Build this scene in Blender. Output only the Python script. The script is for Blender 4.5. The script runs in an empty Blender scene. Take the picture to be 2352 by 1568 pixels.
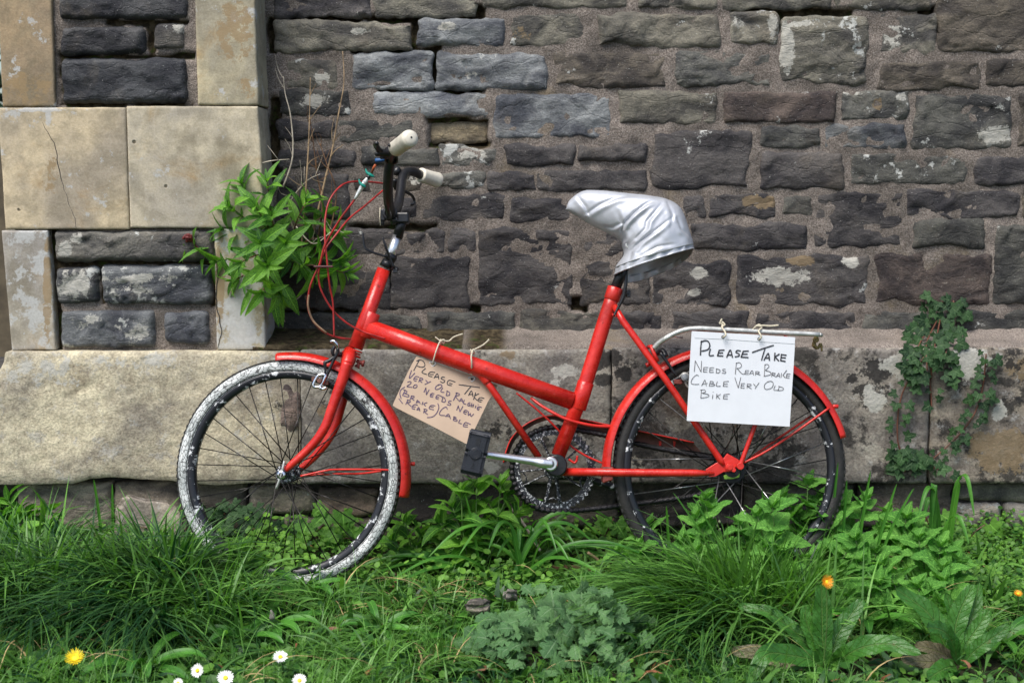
import bpy, bmesh, math, random
import numpy as np
from mathutils import Vector, Matrix, noise as mn

random.seed(7); rng = np.random.default_rng(7)
scene = bpy.context.scene
R = math.radians
# ------------------------------------------------------------------ camera, world, sun, exposure
CAMY, CAMZ, PITCH = -3.15, 0.90, R(6.5)
cd = bpy.data.cameras.new('camera'); cam = bpy.data.objects.new('camera', cd)
scene.collection.objects.link(cam); scene.camera = cam
cam.location = (0, CAMY, CAMZ); cam.rotation_euler = (R(90) - PITCH, 0, 0)
cd.lens = 50; cd.sensor_width = 36; cd.clip_end = 300; cd.clip_start = 0.05
cd.dof.use_dof = True; cd.dof.focus_distance = 3.08; cd.dof.aperture_fstop = 5.0
world = bpy.data.worlds.new('World'); scene.world = world; world.use_nodes = True
wn = world.node_tree.nodes; wl = world.node_tree.links
bg = wn['Background']; sky = wn.new('ShaderNodeTexSky'); sky.sky_type = 'NISHITA'; sky.sun_disc = False
SUN_EL, SUN_AZ = 58, 215          # azimuth the light comes from (0 = +Y, clockwise)
sky.sun_elevation = R(SUN_EL); sky.sun_rotation = R(SUN_AZ); sky.dust_density = 2.5; sky.air_density = 1.0; sky.ozone_density = 1.0
wl.new(sky.outputs[0], bg.inputs[0]); bg.inputs[1].default_value = 0.108
sd = bpy.data.lights.new('sun', 'SUN'); sun = bpy.data.objects.new('sun', sd); scene.collection.objects.link(sun)
sd.energy = 2.4; sd.angle = R(34); sd.color = (1.0, 0.96, 0.9)
sv = Vector((math.sin(R(SUN_AZ)) * math.cos(R(SUN_EL)), math.cos(R(SUN_AZ)) * math.cos(R(SUN_EL)), math.sin(R(SUN_EL))))
sun.rotation_euler = (-sv).to_track_quat('-Z', 'Y').to_euler(); sun.location = sv * 20
scene.view_settings.view_transform = 'Standard'; scene.view_settings.look = 'None'
scene.view_settings.gamma = 1; scene.view_settings.use_curve_mapping = False
scene.view_settings.exposure = 0.76
scene.cycles.max_bounces = 6; scene.cycles.transparent_max_bounces = 6

# ------------------------------------------------------------------ measuring the place: photo measure (2352 wide) -> metres
F = 2352 * 50 / 36
CAM = Vector((0, CAMY, CAMZ))
_f = Vector((0, math.cos(PITCH), -math.sin(PITCH))); _u = Vector((0, math.sin(PITCH), math.cos(PITCH)))
def ray(dx, dy):
    return Vector((1, 0, 0)) * ((dx - 1176) / F) + _u * (-(dy - 784) / F) + _f
def at(dx, dy, Y):
    d = ray(dx, dy); return CAM + d * ((Y - CAMY) / d.y)
LEAN = R(8.5); BY = -0.10
BO = Vector((0, BY, 0)); BU = Vector((0, math.sin(LEAN), math.cos(LEAN))); BN = Vector((0, -math.cos(LEAN), math.sin(LEAN)))
def B(dx, dy, off=0.0):            # a point on the leaning bicycle's plane, off metres towards the viewer's side
    d = ray(dx, dy); o = BO + BN * off
    return CAM + d * ((o - CAM).dot(BN) / d.dot(BN))
def sm(a, b, x):
    t = np.clip((x - a) / (b - a), 0, 1); return t * t * (3 - 2 * t)
def gh(x, y):                      # height of the ground
    z = 0.055 * sm(-0.08, 0.22, y)
    z = z + 0.05 * np.exp(-(((x + 0.85) / 0.33) ** 2 + ((y + 0.12) / 0.28) ** 2)) + 0.03 * np.exp(-(((x - 0.75) / 0.4) ** 2 + ((y + 0.25) / 0.22) ** 2))
    z = z + 0.008 * np.sin(x * 9 + y * 5) * np.sin(y * 11 - x * 3)
    return z
def G(dx, dy):                     # where a line of sight meets the ground
    d = ray(dx, dy); t = 1.0
    z = 0.0
    for _ in range(12):
        t = (z - CAMZ) / d.z; p = CAM + d * t; z = float(gh(p.x, p.y))
    return CAM + d * t
PX = 1 / F                         # metres per photo unit per metre of distance
def ppx(n, p=None): return n * (3.06 if p is None else (p - CAM).dot(_f)) / F

# ------------------------------------------------------------------ object helpers
C = scene.collection
ORG = {}
def tag(o, label=None, cat=None, group=None, kind=None):
    if label: o['label'] = label
    if cat: o['category'] = cat
    if group: o['group'] = group
    if kind: o['kind'] = kind
    return o
def thing(name, loc, label, cat, group=None):
    o = bpy.data.objects.new(name, None); C.objects.link(o); o.location = loc; o.empty_display_size = 0.05
    ORG[o.name] = Vector(loc); return tag(o, label, cat, group)
def link_mesh(name, me, mat, parent=None, color=None, org=None):
    o = bpy.data.objects.new(name, me); C.objects.link(o)
    if mat and not me.materials: me.materials.append(mat)
    if parent is not None: o.parent = parent; ORG[o.name] = ORG[parent.name]
    else:
        ORG[o.name] = Vector(org) if org is not None else Vector((0, 0, 0))
        if org is not None: o.location = org
    if color is not None: o.color = color
    return o
class MB:
    def __init__(s): s.v = []; s.f = []; s.uv = []; s.n = 0; s.flat = set(); s.nf = 0
    def add(s, vs, fs, uv=None, flat=False):
        vs = np.asarray([tuple(p) for p in vs], dtype=float)
        s.v.append(vs); s.f += [tuple(i + s.n for i in f) for f in fs]
        if flat: s.flat |= set(range(s.nf, s.nf + len(fs)))
        s.uv.append(np.asarray(uv, dtype=float) if uv is not None else np.zeros((len(vs), 2)))
        s.n += len(vs); s.nf += len(fs); return s
    def tube(s, pts, r, seg=12, smooth=0, cap=True, closed=False, flatten=1.0, ref=None):
        pts = [Vector(p) for p in pts]
        rs = list(r) if hasattr(r, '__len__') else [r] * len(pts)
        if smooth:
            pts, rs = spline(pts, rs, smooth, closed)
        n = len(pts); vs = []; prev = ref
        T = []
        for i in range(n):
            a = pts[(i - 1) % n] if (closed or i > 0) else pts[0]; b = pts[(i + 1) % n] if (closed or i < n - 1) else pts[-1]
            t = (b - a); T.append(t.normalized() if t.length > 1e-9 else Vector((0, 0, 1)))
        u = ref if ref else Vector((0, 0, 1)).cross(T[0])
        if u.length < 1e-3: u = Vector((1, 0, 0))
        for i in range(n):
            u = (u - T[i] * u.dot(T[i]));  u = u.normalized() if u.length > 1e-6 else T[i].orthogonal().normalized()
            w = T[i].cross(u)
            for k in range(seg):
                a = 2 * math.pi * k / seg
                vs.append(pts[i] + (u * math.cos(a) + w * math.sin(a) * flatten) * rs[i])
        fs = []
        m = n if closed else n - 1
        for i in range(m):
            j = (i + 1) % n
            for k in range(seg):
                k2 = (k + 1) % seg; fs.append((i * seg + k, i * seg + k2, j * seg + k2, j * seg + k))
        if cap and not closed:
            fs.append(tuple(range(seg - 1, -1, -1))); fs.append(tuple((n - 1) * seg + k for k in range(seg)))
        return s.add(vs, fs)
    def cyl(s, a, b, r, seg=20, r2=None, bev=0.15):
        a = Vector(a); b = Vector(b); r2 = r if r2 is None else r2; d = (b - a); L = d.length; d.normalize()
        e = min(bev * min(r, r2), L * .3)
        return s.tube([a, a + d * 1e-5, a + d * e, b - d * e, b - d * 1e-5, b], [max(r - e, 1e-5), max(r - e * .8, 1e-5), r, r2, max(r2 - e * .8, 1e-5), max(r2 - e, 1e-5)], seg)
    def box(s, c, ax, ay, az, bev=0.0, segs=2):
        bm = bmesh.new(); bmesh.ops.create_cube(bm, size=2)
        M = Matrix((ax, ay, az)).transposed()
        for v in bm.verts: v.co = Vector(c) + M @ v.co
        if bev > 0: bmesh.ops.bevel(bm, geom=list(bm.edges), offset=bev, segments=segs, profile=0.5, affect='EDGES')
        bmesh.ops.recalc_face_normals(bm, faces=bm.faces)
        bm.verts.index_update(); vs = [v.co.copy() for v in bm.verts]; fs = [[v.index for v in f.verts] for f in bm.faces]; bm.free()
        return s.add(vs, fs, flat=True)
    def prism(s, poly, nrm, d, bev=0.0):          # polygon of points, thickness d along -nrm
        bm = bmesh.new(); a = [bm.verts.new(p) for p in poly]; b = [bm.verts.new(Vector(p) - nrm * d) for p in poly]
        n = len(a); bm.faces.new(a); bm.faces.new(b[::-1])
        for i in range(n): bm.faces.new((a[i], b[i], b[(i + 1) % n], a[(i + 1) % n]))
        bmesh.ops.recalc_face_normals(bm, faces=bm.faces)
        if bev > 0: bmesh.ops.bevel(bm, geom=list(bm.edges), offset=bev, segments=2, profile=0.5, affect='EDGES')
        bm.verts.index_update(); vs = [v.co.copy() for v in bm.verts]; fs = [[v.index for v in f.verts] for f in bm.faces]; bm.free()
        return s.add(vs, fs, flat=True)
    def ring(s, c, U, V, N, prof, seg=96, uvs=False, a0=0, a1=360):   # prof: closed or open list of (radius, off)
        full = abs(a1 - a0) >= 360; vs = []; uv = []; m = len(prof); n = seg if full else seg + 1
        cum = [0]
        for i in range(1, m): cum.append(cum[-1] + math.hypot(prof[i][0] - prof[i - 1][0], prof[i][1] - prof[i - 1][1]))
        for i in range(n):
            a = R(a0 + (a1 - a0) * i / seg); d = U * math.cos(a) + V * math.sin(a)
            for j, (r, o) in enumerate(prof): vs.append(c + d * r + N * o); uv.append((math.radians(a1 - a0) * i / seg * 0.24, cum[j]))
        fs = []
        for i in range(seg):
            i2 = (i + 1) % n
            for j in range(m - 1): fs.append((i * m + j, i2 * m + j, i2 * m + j + 1, i * m + j + 1))
        return s.add(vs, fs, uv)
    def build(s, name, mat, parent=None, color=None, smooth=True, org=None, recalc=True):
        V = np.concatenate(s.v); o0 = ORG[parent.name] if parent is not None else (Vector(org) if org is not None else Vector((0, 0, 0)))
        V = V - np.array(o0)
        me = bpy.data.meshes.new(name); me.from_pydata(V.tolist(), [], s.f)
        UV = np.concatenate(s.uv)
        ul = me.uv_layers.new(name='UVMap'); li = np.zeros(len(me.loops), dtype=np.int32); me.loops.foreach_get('vertex_index', li)
        ul.data.foreach_set('uv', UV[li].astype(np.float32).ravel())
        if smooth:
            fl = np.ones(len(me.polygons), dtype=bool)
            for i in s.flat: fl[i] = False
            me.polygons.foreach_set('use_smooth', fl)
        if recalc:
            bm = bmesh.new(); bm.from_mesh(me); bmesh.ops.recalc_face_normals(bm, faces=bm.faces); bm.to_mesh(me); bm.free()
        me.update()
        return link_mesh(name, me, mat, parent, color, org)
def spline(pts, rs, k, closed=False):
    n = len(pts); out = []; ro = []
    rng_ = range(n if closed else n - 1)
    for i in rng_:
        if closed: p0, p1, p2, p3 = pts[(i - 1) % n], pts[i], pts[(i + 1) % n], pts[(i + 2) % n]; r1, r2 = rs[i], rs[(i + 1) % n]
        else: p0, p1, p2, p3 = pts[max(i - 1, 0)], pts[i], pts[i + 1], pts[min(i + 2, n - 1)]; r1, r2 = rs[i], rs[i + 1]
        for j in range(k):
            t = j / k
            out.append(0.5 * ((2 * p1) + (p2 - p0) * t + (2 * p0 - 5 * p1 + 4 * p2 - p3) * t * t + (3 * p1 - p0 - 3 * p2 + p3) * t ** 3)); ro.append(r1 + (r2 - r1) * t)
    if not closed: out.append(pts[-1]); ro.append(rs[-1])
    return out, ro

# ------------------------------------------------------------------ materials
class M:
    def __init__(s, name):
        s.m = bpy.data.materials.new(name); s.m.use_nodes = True; s.t = s.m.node_tree; s.N = s.t.nodes; s.L = s.t.links
        s.p = s.N['Principled BSDF']; s.out = s.N['Material Output']
    def put(s, sock, v):
        if isinstance(v, bpy.types.NodeSocket): s.L.new(v, sock)
        elif isinstance(v, (tuple, list)) and sock.type == 'RGBA' and len(v) == 3: sock.default_value = (*v, 1)
        else: sock.default_value = v
    def co(s, kind='Object'): return s.N.new('ShaderNodeTexCoord').outputs[kind]
    def vec(s, op, a, b=None):
        n = s.N.new('ShaderNodeVectorMath'); n.operation = op; s.put(n.inputs[0], a)
        if b is not None: s.put(n.inputs[3 if op == 'SCALE' else 1], b)
        return n.outputs[0]
    def noise(s, v, sc, det=5, ro=.55, dist=0, out='Fac'):
        n = s.N.new('ShaderNodeTexNoise'); s.put(n.inputs['Vector'], v); s.put(n.inputs['Scale'], sc); n.inputs['Detail'].default_value = det
        n.inputs['Roughness'].default_value = ro; n.inputs['Distortion'].default_value = dist; return n.outputs[out]
    def vor(s, v, sc, feat='F1', out='Distance', rand=1.0):
        n = s.N.new('ShaderNodeTexVoronoi'); n.feature = feat; s.put(n.inputs['Vector'], v); n.inputs['Scale'].default_value = sc; n.inputs['Randomness'].default_value = rand
        return n.outputs[out]
    def mr(s, v, a, b, c=0, d=1, smooth=True):
        n = s.N.new('ShaderNodeMapRange'); n.interpolation_type = 'SMOOTHSTEP' if smooth else 'LINEAR'
        s.put(n.inputs[0], v)
        for i, x in enumerate((a, b, c, d)): s.put(n.inputs[i + 1], x)
        return n.outputs[0]
    def ma(s, op, a, b=0.0, c=None):
        n = s.N.new('ShaderNodeMath'); n.operation = op; s.put(n.inputs[0], a); s.put(n.inputs[1], b)
        if c is not None: s.put(n.inputs[2], float(c))
        return n.outputs[0]
    def mix(s, f, a, b, blend='MIX'):
        n = s.N.new('ShaderNodeMix'); n.data_type = 'RGBA'; n.blend_type = blend; s.put(n.inputs[0], f); s.put(n.inputs[6], a); s.put(n.inputs[7], b); return n.outputs[2]
    def attr(s, name, out='Fac'):
        n = s.N.new('ShaderNodeAttribute'); n.attribute_name = name; return n.outputs[out]
    def info(s, out): return s.N.new('ShaderNodeObjectInfo').outputs[out]
    def sep(s, v): n = s.N.new('ShaderNodeSeparateXYZ'); s.put(n.inputs[0], v); return n.outputs
    def comb(s, x, y, z=0.0):
        n = s.N.new('ShaderNodeCombineXYZ'); s.put(n.inputs[0], x); s.put(n.inputs[1], y); s.put(n.inputs[2], z); return n.outputs[0]
    def bump(s, h, strength=.5, dist=.01, nrm=None):
        n = s.N.new('ShaderNodeBump'); s.put(n.inputs['Height'], h); n.inputs['Strength'].default_value = strength; n.inputs['Distance'].default_value = dist
        if nrm is not None: s.L.new(nrm, n.inputs['Normal'])
        return n.outputs[0]
    def set(s, color=None, rough=None, metal=None, normal=None, spec=None, coat=None):
        if color is not None: s.put(s.p.inputs['Base Color'], color)
        if rough is not None: s.put(s.p.inputs['Roughness'], rough)
        if metal is not None: s.put(s.p.inputs['Metallic'], metal)
        if normal is not None: s.L.new(normal, s.p.inputs['Normal'])
        if spec is not None: s.put(s.p.inputs['Specular IOR Level'], spec)
        if coat is not None: s.put(s.p.inputs['Coat Weight'], coat); s.p.inputs['Coat Roughness'].default_value = .15
        return s
def offco(m, k=31.0):
    r = m.info('Random'); return m.vec('ADD', m.co(), m.comb(m.ma('MULTIPLY', r, k), m.ma('MULTIPLY', r, k * .7), m.ma('MULTIPLY', r, -k * .4)))
def simple(name, col, rough=.5, metal=0, var=.15, vs=60, bumpd=0, bs=200, dirt=0, spec=None, coat=None, dirtcol=(.02, .018, .015)):
    m = M(name); c = m.co(); n = m.noise(c, vs, 5)
    cc = m.mix(m.mr(n, .3, .7), tuple(x * (1 - var) for x in col), tuple(min(1, x * (1 + var)) for x in col))
    if dirt: cc = m.mix(m.ma('MULTIPLY', m.mr(m.noise(c, vs * 1.7, 8, .7), .56, .66), dirt), cc, dirtcol)
    nr = m.bump(m.noise(c, bs, 4), .5, bumpd) if bumpd else None
    return m.set(cc, rough, metal, nr, spec, coat).m
MAT = {}
def markmix(m, c, col, pale=(.46, .45, .40), tan=(.21, .155, .09), blk=(.022, .021, .021)):
    mk = m.N.new('ShaderNodeAttribute'); mk.attribute_name = 'mark'; n = m.N.new('ShaderNodeSeparateColor'); m.L.new(mk.outputs['Color'], n.inputs[0])
    nz_ = m.noise(m.vec('ADD', c, (2.2, 5.1, 8.3)), 30, 9, .75); n2_ = m.noise(m.vec('ADD', c, (6.2, 1.1, 3.3)), 42, 9, .75)
    def f(i, q, t): return m.mr(m.ma('ADD', n.outputs[i], m.ma('MULTIPLY_ADD', q, 2.4, -1.2)), t, t + .10)
    col = m.mix(m.ma('MULTIPLY', f(2, nz_, .50), .8), col, tan); col = m.mix(m.ma('MULTIPLY', f(1, n2_, .52), .9), col, blk)
    return m.mix(m.ma('MULTIPLY', f(0, nz_, .56), .85), col, m.mix(m.noise(c, 150, 3), tuple(k * .7 for k in pale), tuple(k * 1.15 for k in pale)))
# rough dark wall stone
def stone_mat(name, dark=.4, tanamt=.35, lich=(.42, .43, .40), layer=1.7, bd=.006):
    m = M(name); c = offco(m); cs = m.vec('MULTIPLY', c, (1, 1, layer))
    n1 = m.noise(cs, 8, 8, .62, .6); n2 = m.noise(cs, 46, 7, .7); n3 = m.noise(c, 260, 4, .6); nb = m.noise(m.vec('ADD', c, (5, 9, 2)), 5.5, 6, .6, .4)
    base = m.info('Color')
    col = m.mix(m.mr(n1, .36, .64), m.mix(1.0, base, (dark, dark, dark * 1.08), 'MULTIPLY'), m.mix(1.0, base, (1.35, 1.32, 1.22), 'MULTIPLY'))
    col = m.mix(m.ma('MULTIPLY', m.mr(nb, .55, .72), tanamt), col, (.17, .14, .10))
    col = m.mix(m.mr(n2, .35, .65, .25, .0), col, (.02, .02, .022))
    col = m.mix(m.mr(n3, .45, .62, 0, .35), col, m.mix(1.0, col, (1.9, 1.85, 1.75), 'MULTIPLY'))
    al = m.info('Alpha')
    nl = m.ma('ADD', m.noise(m.vec('ADD', c, (3, 1, 7)), 26, 9, .72), m.mr(m.noise(m.vec('ADD', c, (8, 2, 1)), 6, 2), .4, .65, -.08, .07))
    thr = m.ma('SUBTRACT', .70, m.ma('MULTIPLY', al, .17))
    lf = m.mr(m.ma('SUBTRACT', nl, thr), 0, .035)
    col = m.mix(m.ma('MULTIPLY', lf, .85), col, m.mix(n2, lich, (.55, .56, .53)))
    sp = m.mr(m.noise(c, 330, 2, .5), .70, .74); col = m.mix(m.ma('MULTIPLY', sp, .6), col, (.5, .5, .47))
    cr = m.mr(m.vor(m.vec('ADD', m.vec('MULTIPLY', c, (1, 1, 3.2)), m.vec('SCALE', m.noise(c, 12, 4, out='Color'), .18)), 5, 'DISTANCE_TO_EDGE'), 0, .035, 0, 1)
    col = markmix(m, m.co(), col)
    h = m.ma('ADD', m.ma('ADD', m.ma('MULTIPLY', n1, .9), m.ma('MULTIPLY', n2, .55)), m.ma('ADD', m.ma('MULTIPLY', n3, .14), m.ma('MULTIPLY', cr, .10)))
    h = m.ma('ADD', h, m.ma('MULTIPLY', lf, .04))
    return m.set(col, .88, 0, m.bump(h, 1.0, bd * 1.6), .35).m
MAT['stone'] = stone_mat('dark rubble stone')
MAT['stone_lit'] = stone_mat('lichened stone', .55, .25)
def plinth_mat():
    m = M('weathered plinth stone'); c = m.co(); x = m.sep(c)[0]
    n1 = m.noise(c, 4.2, 12, .68, .3); n2 = m.noise(m.vec('ADD', c, (4, 4, 4)), 5.5, 12, .7, .2); n3 = m.noise(m.vec('ADD', c, (9, 1, 5)), 7, 12, .7, .2)
    nf = m.noise(c, 190, 5, .65); nm = m.noise(c, 34, 7, .65)
    base = m.info('Color')
    col = m.mix(m.mr(n1, .35, .65), m.mix(1.0, base, (.62, .6, .62), 'MULTIPLY'), m.mix(1.0, base, (1.4, 1.36, 1.25), 'MULTIPLY'))
    al = m.info('Alpha')      # how blotched with black and cream lichen
    bl = m.mr(m.ma('ADD', n2, m.ma('MULTIPLY_ADD', al, .18, -.09)), .585, .63); col = m.mix(m.ma('MULTIPLY', bl, .85), col, (.028, .027, .026))
    cr = m.mr(m.ma('ADD', n3, m.ma('MULTIPLY_ADD', al, .14, -.07)), .64, .67); col = m.mix(m.ma('MULTIPLY', cr, .8), col, (.45, .42, .35))
    wl_ = m.mr(m.noise(m.vec('ADD', c, (2, 7, 3)), 24, 10, .78), .55, .62); col = m.mix(m.ma('MULTIPLY', wl_, .5), col, (.52, .52, .50))
    br = m.mr(m.noise(m.vec('ADD', c, (12, 7, 3)), 3.1, 8, .65), .60, .68); col = m.mix(m.ma('MULTIPLY', br, .45), col, (.12, .07, .04))
    col = m.mix(m.mr(nm, .36, .62, .5, 0), col, m.mix(1.0, col, (.5, .47, .46), 'MULTIPLY')); col = m.mix(m.mr(nf, .35, .6, .6, 0), col, m.mix(1.0, col, (.42, .40, .4), 'MULTIPLY'))
    pit = m.mr(m.vor(c, 55), .05, .12, 1, 0); col = m.mix(m.ma('MULTIPLY', m.ma('MULTIPLY', pit, m.mr(nm, .55, .6)), .8), col, (.02, .02, .02))
    col = markmix(m, c, col, (.50, .49, .44))
    h = m.ma('ADD', m.ma('MULTIPLY', nm, .8), m.ma('MULTIPLY', nf, .28))
    return m.set(col, .9, 0, m.bump(h, 1, .006), .3).m
MAT['plinth'] = plinth_mat()
def ashlar_mat():
    m = M('cream limestone'); c = offco(m, 17)
    n1 = m.noise(c, 5, 9, .6, .4); n2 = m.noise(m.vec('ADD', c, (3, 2, 1)), 7, 8, .62, .3); nf = m.noise(c, 210, 5, .65); nm = m.noise(c, 26, 6, .6)
    base = m.info('Color'); al = m.info('Alpha')
    col = m.mix(m.mr(n1, .35, .66), m.mix(1.0, base, (.72, .72, .76), 'MULTIPLY'), m.mix(1.0, base, (1.18, 1.14, 1.05), 'MULTIPLY'))
    col = m.mix(m.ma('MULTIPLY', m.mr(n2, .55, .72), .7), col, (.40, .25, .09))
    col = m.mix(m.ma('MULTIPLY', m.mr(m.noise(m.vec('ADD', c, (7, 7, 1)), 6, 8, .65), .56, .70), .55), col, (.17, .145, .095))
    nl = m.noise(m.vec('ADD', c, (1, 5, 7)), 17, 10, .72)
    col = m.mix(m.mr(nm, .35, .62, .42, 0), col, (.20, .175, .12)); col = m.mix(m.ma('MULTIPLY', m.mr(m.noise(m.vec('ADD', c, (4, 8, 6)), 3.2, 9, .7), .52, .64), .38), col, (.22, .20, .14))
    col = m.mix(m.ma('MULTIPLY', m.mr(m.ma('ADD', nl, m.ma('MULTIPLY', al, .16)), .60, .64), .8), col, (.52, .53, .52))
    col = m.mix(m.mr(nf, .3, .68, .38, 0), col, m.mix(1.0, col, (.5, .46, .4), 'MULTIPLY'))
    pit = m.ma('MULTIPLY', m.mr(m.vor(c, 17), .04, .10, 1, 0), m.mr(nm, .52, .56)); col = m.mix(m.ma('MULTIPLY', pit, .85), col, (.05, .04, .02))
    col = markmix(m, m.co(), col, (.54, .54, .52), (.30, .215, .115))
    h = m.ma('SUBTRACT', m.ma('ADD', m.ma('MULTIPLY', nm, .4), m.ma('MULTIPLY', nf, .2)), m.ma('MULTIPLY', pit, .5))
    return m.set(col, .88, 0, m.bump(h, 1, .0035), .3).m
MAT['ashlar'] = ashlar_mat()
def mortar_mat():
    m = M('sandy mortar'); c = m.co(); n1 = m.noise(c, 7, 7, .6); nf = m.noise(c, 330, 3, .6); nm = m.noise(c, 60, 6, .65); hole = m.attr('hole')
    col = m.mix(m.mr(n1, .35, .65), (.135, .118, .103), (.245, .212, .185))
    xz = m.sep(c)
    col = m.mix(m.mr(nf, .38, .62), m.mix(1.0, col, (.6, .58, .57), 'MULTIPLY'), m.mix(1.0, col, (1.3, 1.3, 1.3), 'MULTIPLY'))
    col = m.mix(m.ma('MULTIPLY', m.mr(nf, .68, .73), .7), col, (.6, .58, .53))
    col = m.mix(m.ma('MULTIPLY', m.mr(m.noise(c, 4, 6, .6), .56, .68), .45), col, (.26, .20, .11))
    moss = m.mix(m.mr(nm, .4, .62), (.03, .022, .012), m.mix(m.mr(m.noise(c, 22, 4), .52, .6), (.09, .07, .04), (.045, .065, .012)))
    col = m.mix(m.mr(hole, .15, .6), col, moss)
    h = m.ma('ADD', m.ma('MULTIPLY', nm, .8), m.ma('MULTIPLY', nf, .35))
    return m.set(col, .95, 0, m.bump(h, 1, .006), .2).m
MAT['mortar'] = mortar_mat()
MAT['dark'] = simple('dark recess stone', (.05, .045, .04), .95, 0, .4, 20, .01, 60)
# bicycle
def paint_mat():
    m = M('hand brushed red paint'); c = m.co()
    n = m.noise(c, 26, 6, .6); nf = m.noise(c, 420, 3); ns = m.noise(m.vec('ADD', c, (4, 4, 4)), 150, 3)
    col = m.mix(m.mr(n, .35, .65), (.47, .014, .010), (.60, .025, .016))
    sp = m.mr(ns, .70, .74); col = m.mix(m.ma('MULTIPLY', sp, .75), col, (.06, .008, .006))
    rust = m.mr(m.noise(m.vec('ADD', c, (9, 3, 2)), 30, 9, .74), .60, .66); col = m.mix(m.ma('MULTIPLY', rust, .6), col, (.085, .016, .010))
    grime = m.mr(m.noise(m.vec('ADD', c, (1, 3, 8)), 9, 6, .65), .52, .70); col = m.mix(m.ma('MULTIPLY', grime, .35), col, (.16, .02, .012))
    h = m.ma('ADD', m.ma('MULTIPLY', m.noise(c, 85, 4), 1.0), m.ma('ADD', m.ma('MULTIPLY', nf, .2), m.ma('MULTIPLY', sp, .4)))
    return m.set(col, m.mr(n, .3, .7, .20, .36), 0, m.bump(h, .8, .0011), .5).m
MAT['red'] = paint_mat()
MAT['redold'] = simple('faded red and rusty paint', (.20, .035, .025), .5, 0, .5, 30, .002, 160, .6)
MAT['rust'] = simple('rusty brown steel', (.12, .05, .034), .65, 0, .6, 25, .002, 120, .5)
MAT['black'] = simple('black paint', (.012, .012, .014), .33, 0, .3, 60, .001, 160)
MAT['rubber'] = simple('perished rubber', (.016, .015, .014), .62, 0, .4, 40, .002, 260)
MAT['grey_plastic'] = simple('grey black plastic', (.013, .015, .021), .4, 0, .2, 60, .0008, 300)
MAT['grease'] = simple('greasy chain', (.010, .009, .012), .35, .2, .5, 160, .004, 420)
MAT['chrome'] = simple('worn chrome', (.72, .74, .78), .16, 1, .12, 50, .0004, 300, .12)
MAT['polished'] = simple('polished alloy', (.80, .81, .83), .30, .9, .06, 50, .0003, 300)
MAT['alu'] = simple('dull aluminium', (.50, .51, .49), .42, .5, .2, 90, .001, 220, .35, dirtcol=(.14, .16, .06))
MAT['white_grip'] = simple('yellowed white plastic', (.66, .62, .52), .4, 0, .12, 30, .0006, 200, .3, dirtcol=(.3, .25, .16))
MAT['cable'] = simple('red painted cable', (.33, .02, .018), .35, 0, .4, 40, .0006, 200, .4)
MAT['cable_cream'] = simple('cable with worn cream sheath', (.24, .15, .09), .45, 0, .5, 45)
MAT['string'] = simple('cotton string', (.55, .50, .38), .9, 0, .2, 400, .001, 900)
MAT['teal'] = simple('teal tie wrap', (.0, .22, .17), .4); MAT['blue'] = simple('blue tape', (.01, .07, .2), .4)
MAT['foil'] = simple('silver foil tape', (.75, .76, .74), .3, .6, .2, 200, .003, 260)
def paintwall():
    m = M('cracked white paint on tyre'); n = m.N.new('ShaderNodeUVMap'); uv = n.outputs[0]; x = m.sep(uv); c = m.co()
    v = x[1]
    cell = m.vor(m.comb(m.ma('MULTIPLY', x[0], 85), m.ma('MULTIPLY', v, 200), 0), 1, 'DISTANCE_TO_EDGE')
    crack = m.mr(cell, .02, .09, .12, 1)
    band = m.ma('MULTIPLY', m.mr(v, .0105, .0125), m.mr(v, .0360, .0385, 1, 0)); line = m.mr(m.ma('ABSOLUTE', m.ma('SUBTRACT', v, .0165)), .0006, .0012)
    wear = m.mr(m.noise(c, 20, 8, .68), .32, .40)
    f = m.ma('MULTIPLY', m.ma('MULTIPLY', band, crack), m.ma('MULTIPLY', line, wear))
    col = m.mix(f, (.014, .013, .013), m.mix(m.mr(m.noise(c, 30, 5), .35, .65), (.42, .45, .44), (.72, .74, .73)))
    return m.set(col, .5, 0, m.bump(f, .6, .0008)).m
MAT['whitewall'] = paintwall()
def rimmat(name, lo, hi, fr=48):
    m = M(name); c = m.co(); f = m.mr(m.noise(c, fr, 9, .72), lo, hi)
    return m.set(m.mix(f, (.012, .013, .018), (.66, .68, .70)), .35, 0, m.bump(f, .4, .0006)).m
MAT['rim_f'] = rimmat('rim with flaking white paint', .555, .60); MAT['rim_r'] = rimmat('black rim with white chips', .575, .62)
MAT['sprock'] = rimmat('black and white speckled enamel', .545, .585, 190)
MAT['spoke'] = simple('tarnished spoke steel', (.055, .052, .05), .45, .7, .5, 30)
MAT['spoke_bright'] = simple('bright spoke steel', (.5, .5, .5), .3, .8, .3, 30)
def silver():
    m = M('silver waterproof fabric'); c = m.co(); n = m.noise(c, 26, 5); 
    return m.set(m.mix(m.mr(n, .3, .7), (.44, .46, .50), (.53, .55, .59)), .38, .25, m.bump(m.ma('ADD', m.noise(c, 16, 2, .4, .8), m.ma('MULTIPLY', m.noise(c, 600, 2), .02)), .35, .006), .5).m
MAT['silver'] = silver()
MAT['card_w'] = simple('white card', (.62, .645, .68), .75, 0, .02, 40, .0003, 900)
MAT['card_b'] = simple('brown cardboard', (.52, .385, .28), .8, 0, .07, 14, .0003, 700)
MAT['card_edge'] = simple('blue printed back of card', (.02, .16, .42), .6)
MAT['ink'] = simple('black marker ink', (.025, .025, .03), .5, 0, .3, 300); MAT['ink_thin'] = simple('grey felt pen ink', (.09, .085, .09), .6, 0, .5, 250)
MAT['ink_purple'] = simple('purple felt pen ink', (.10, .065, .12), .6, 0, .4, 200)
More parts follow.
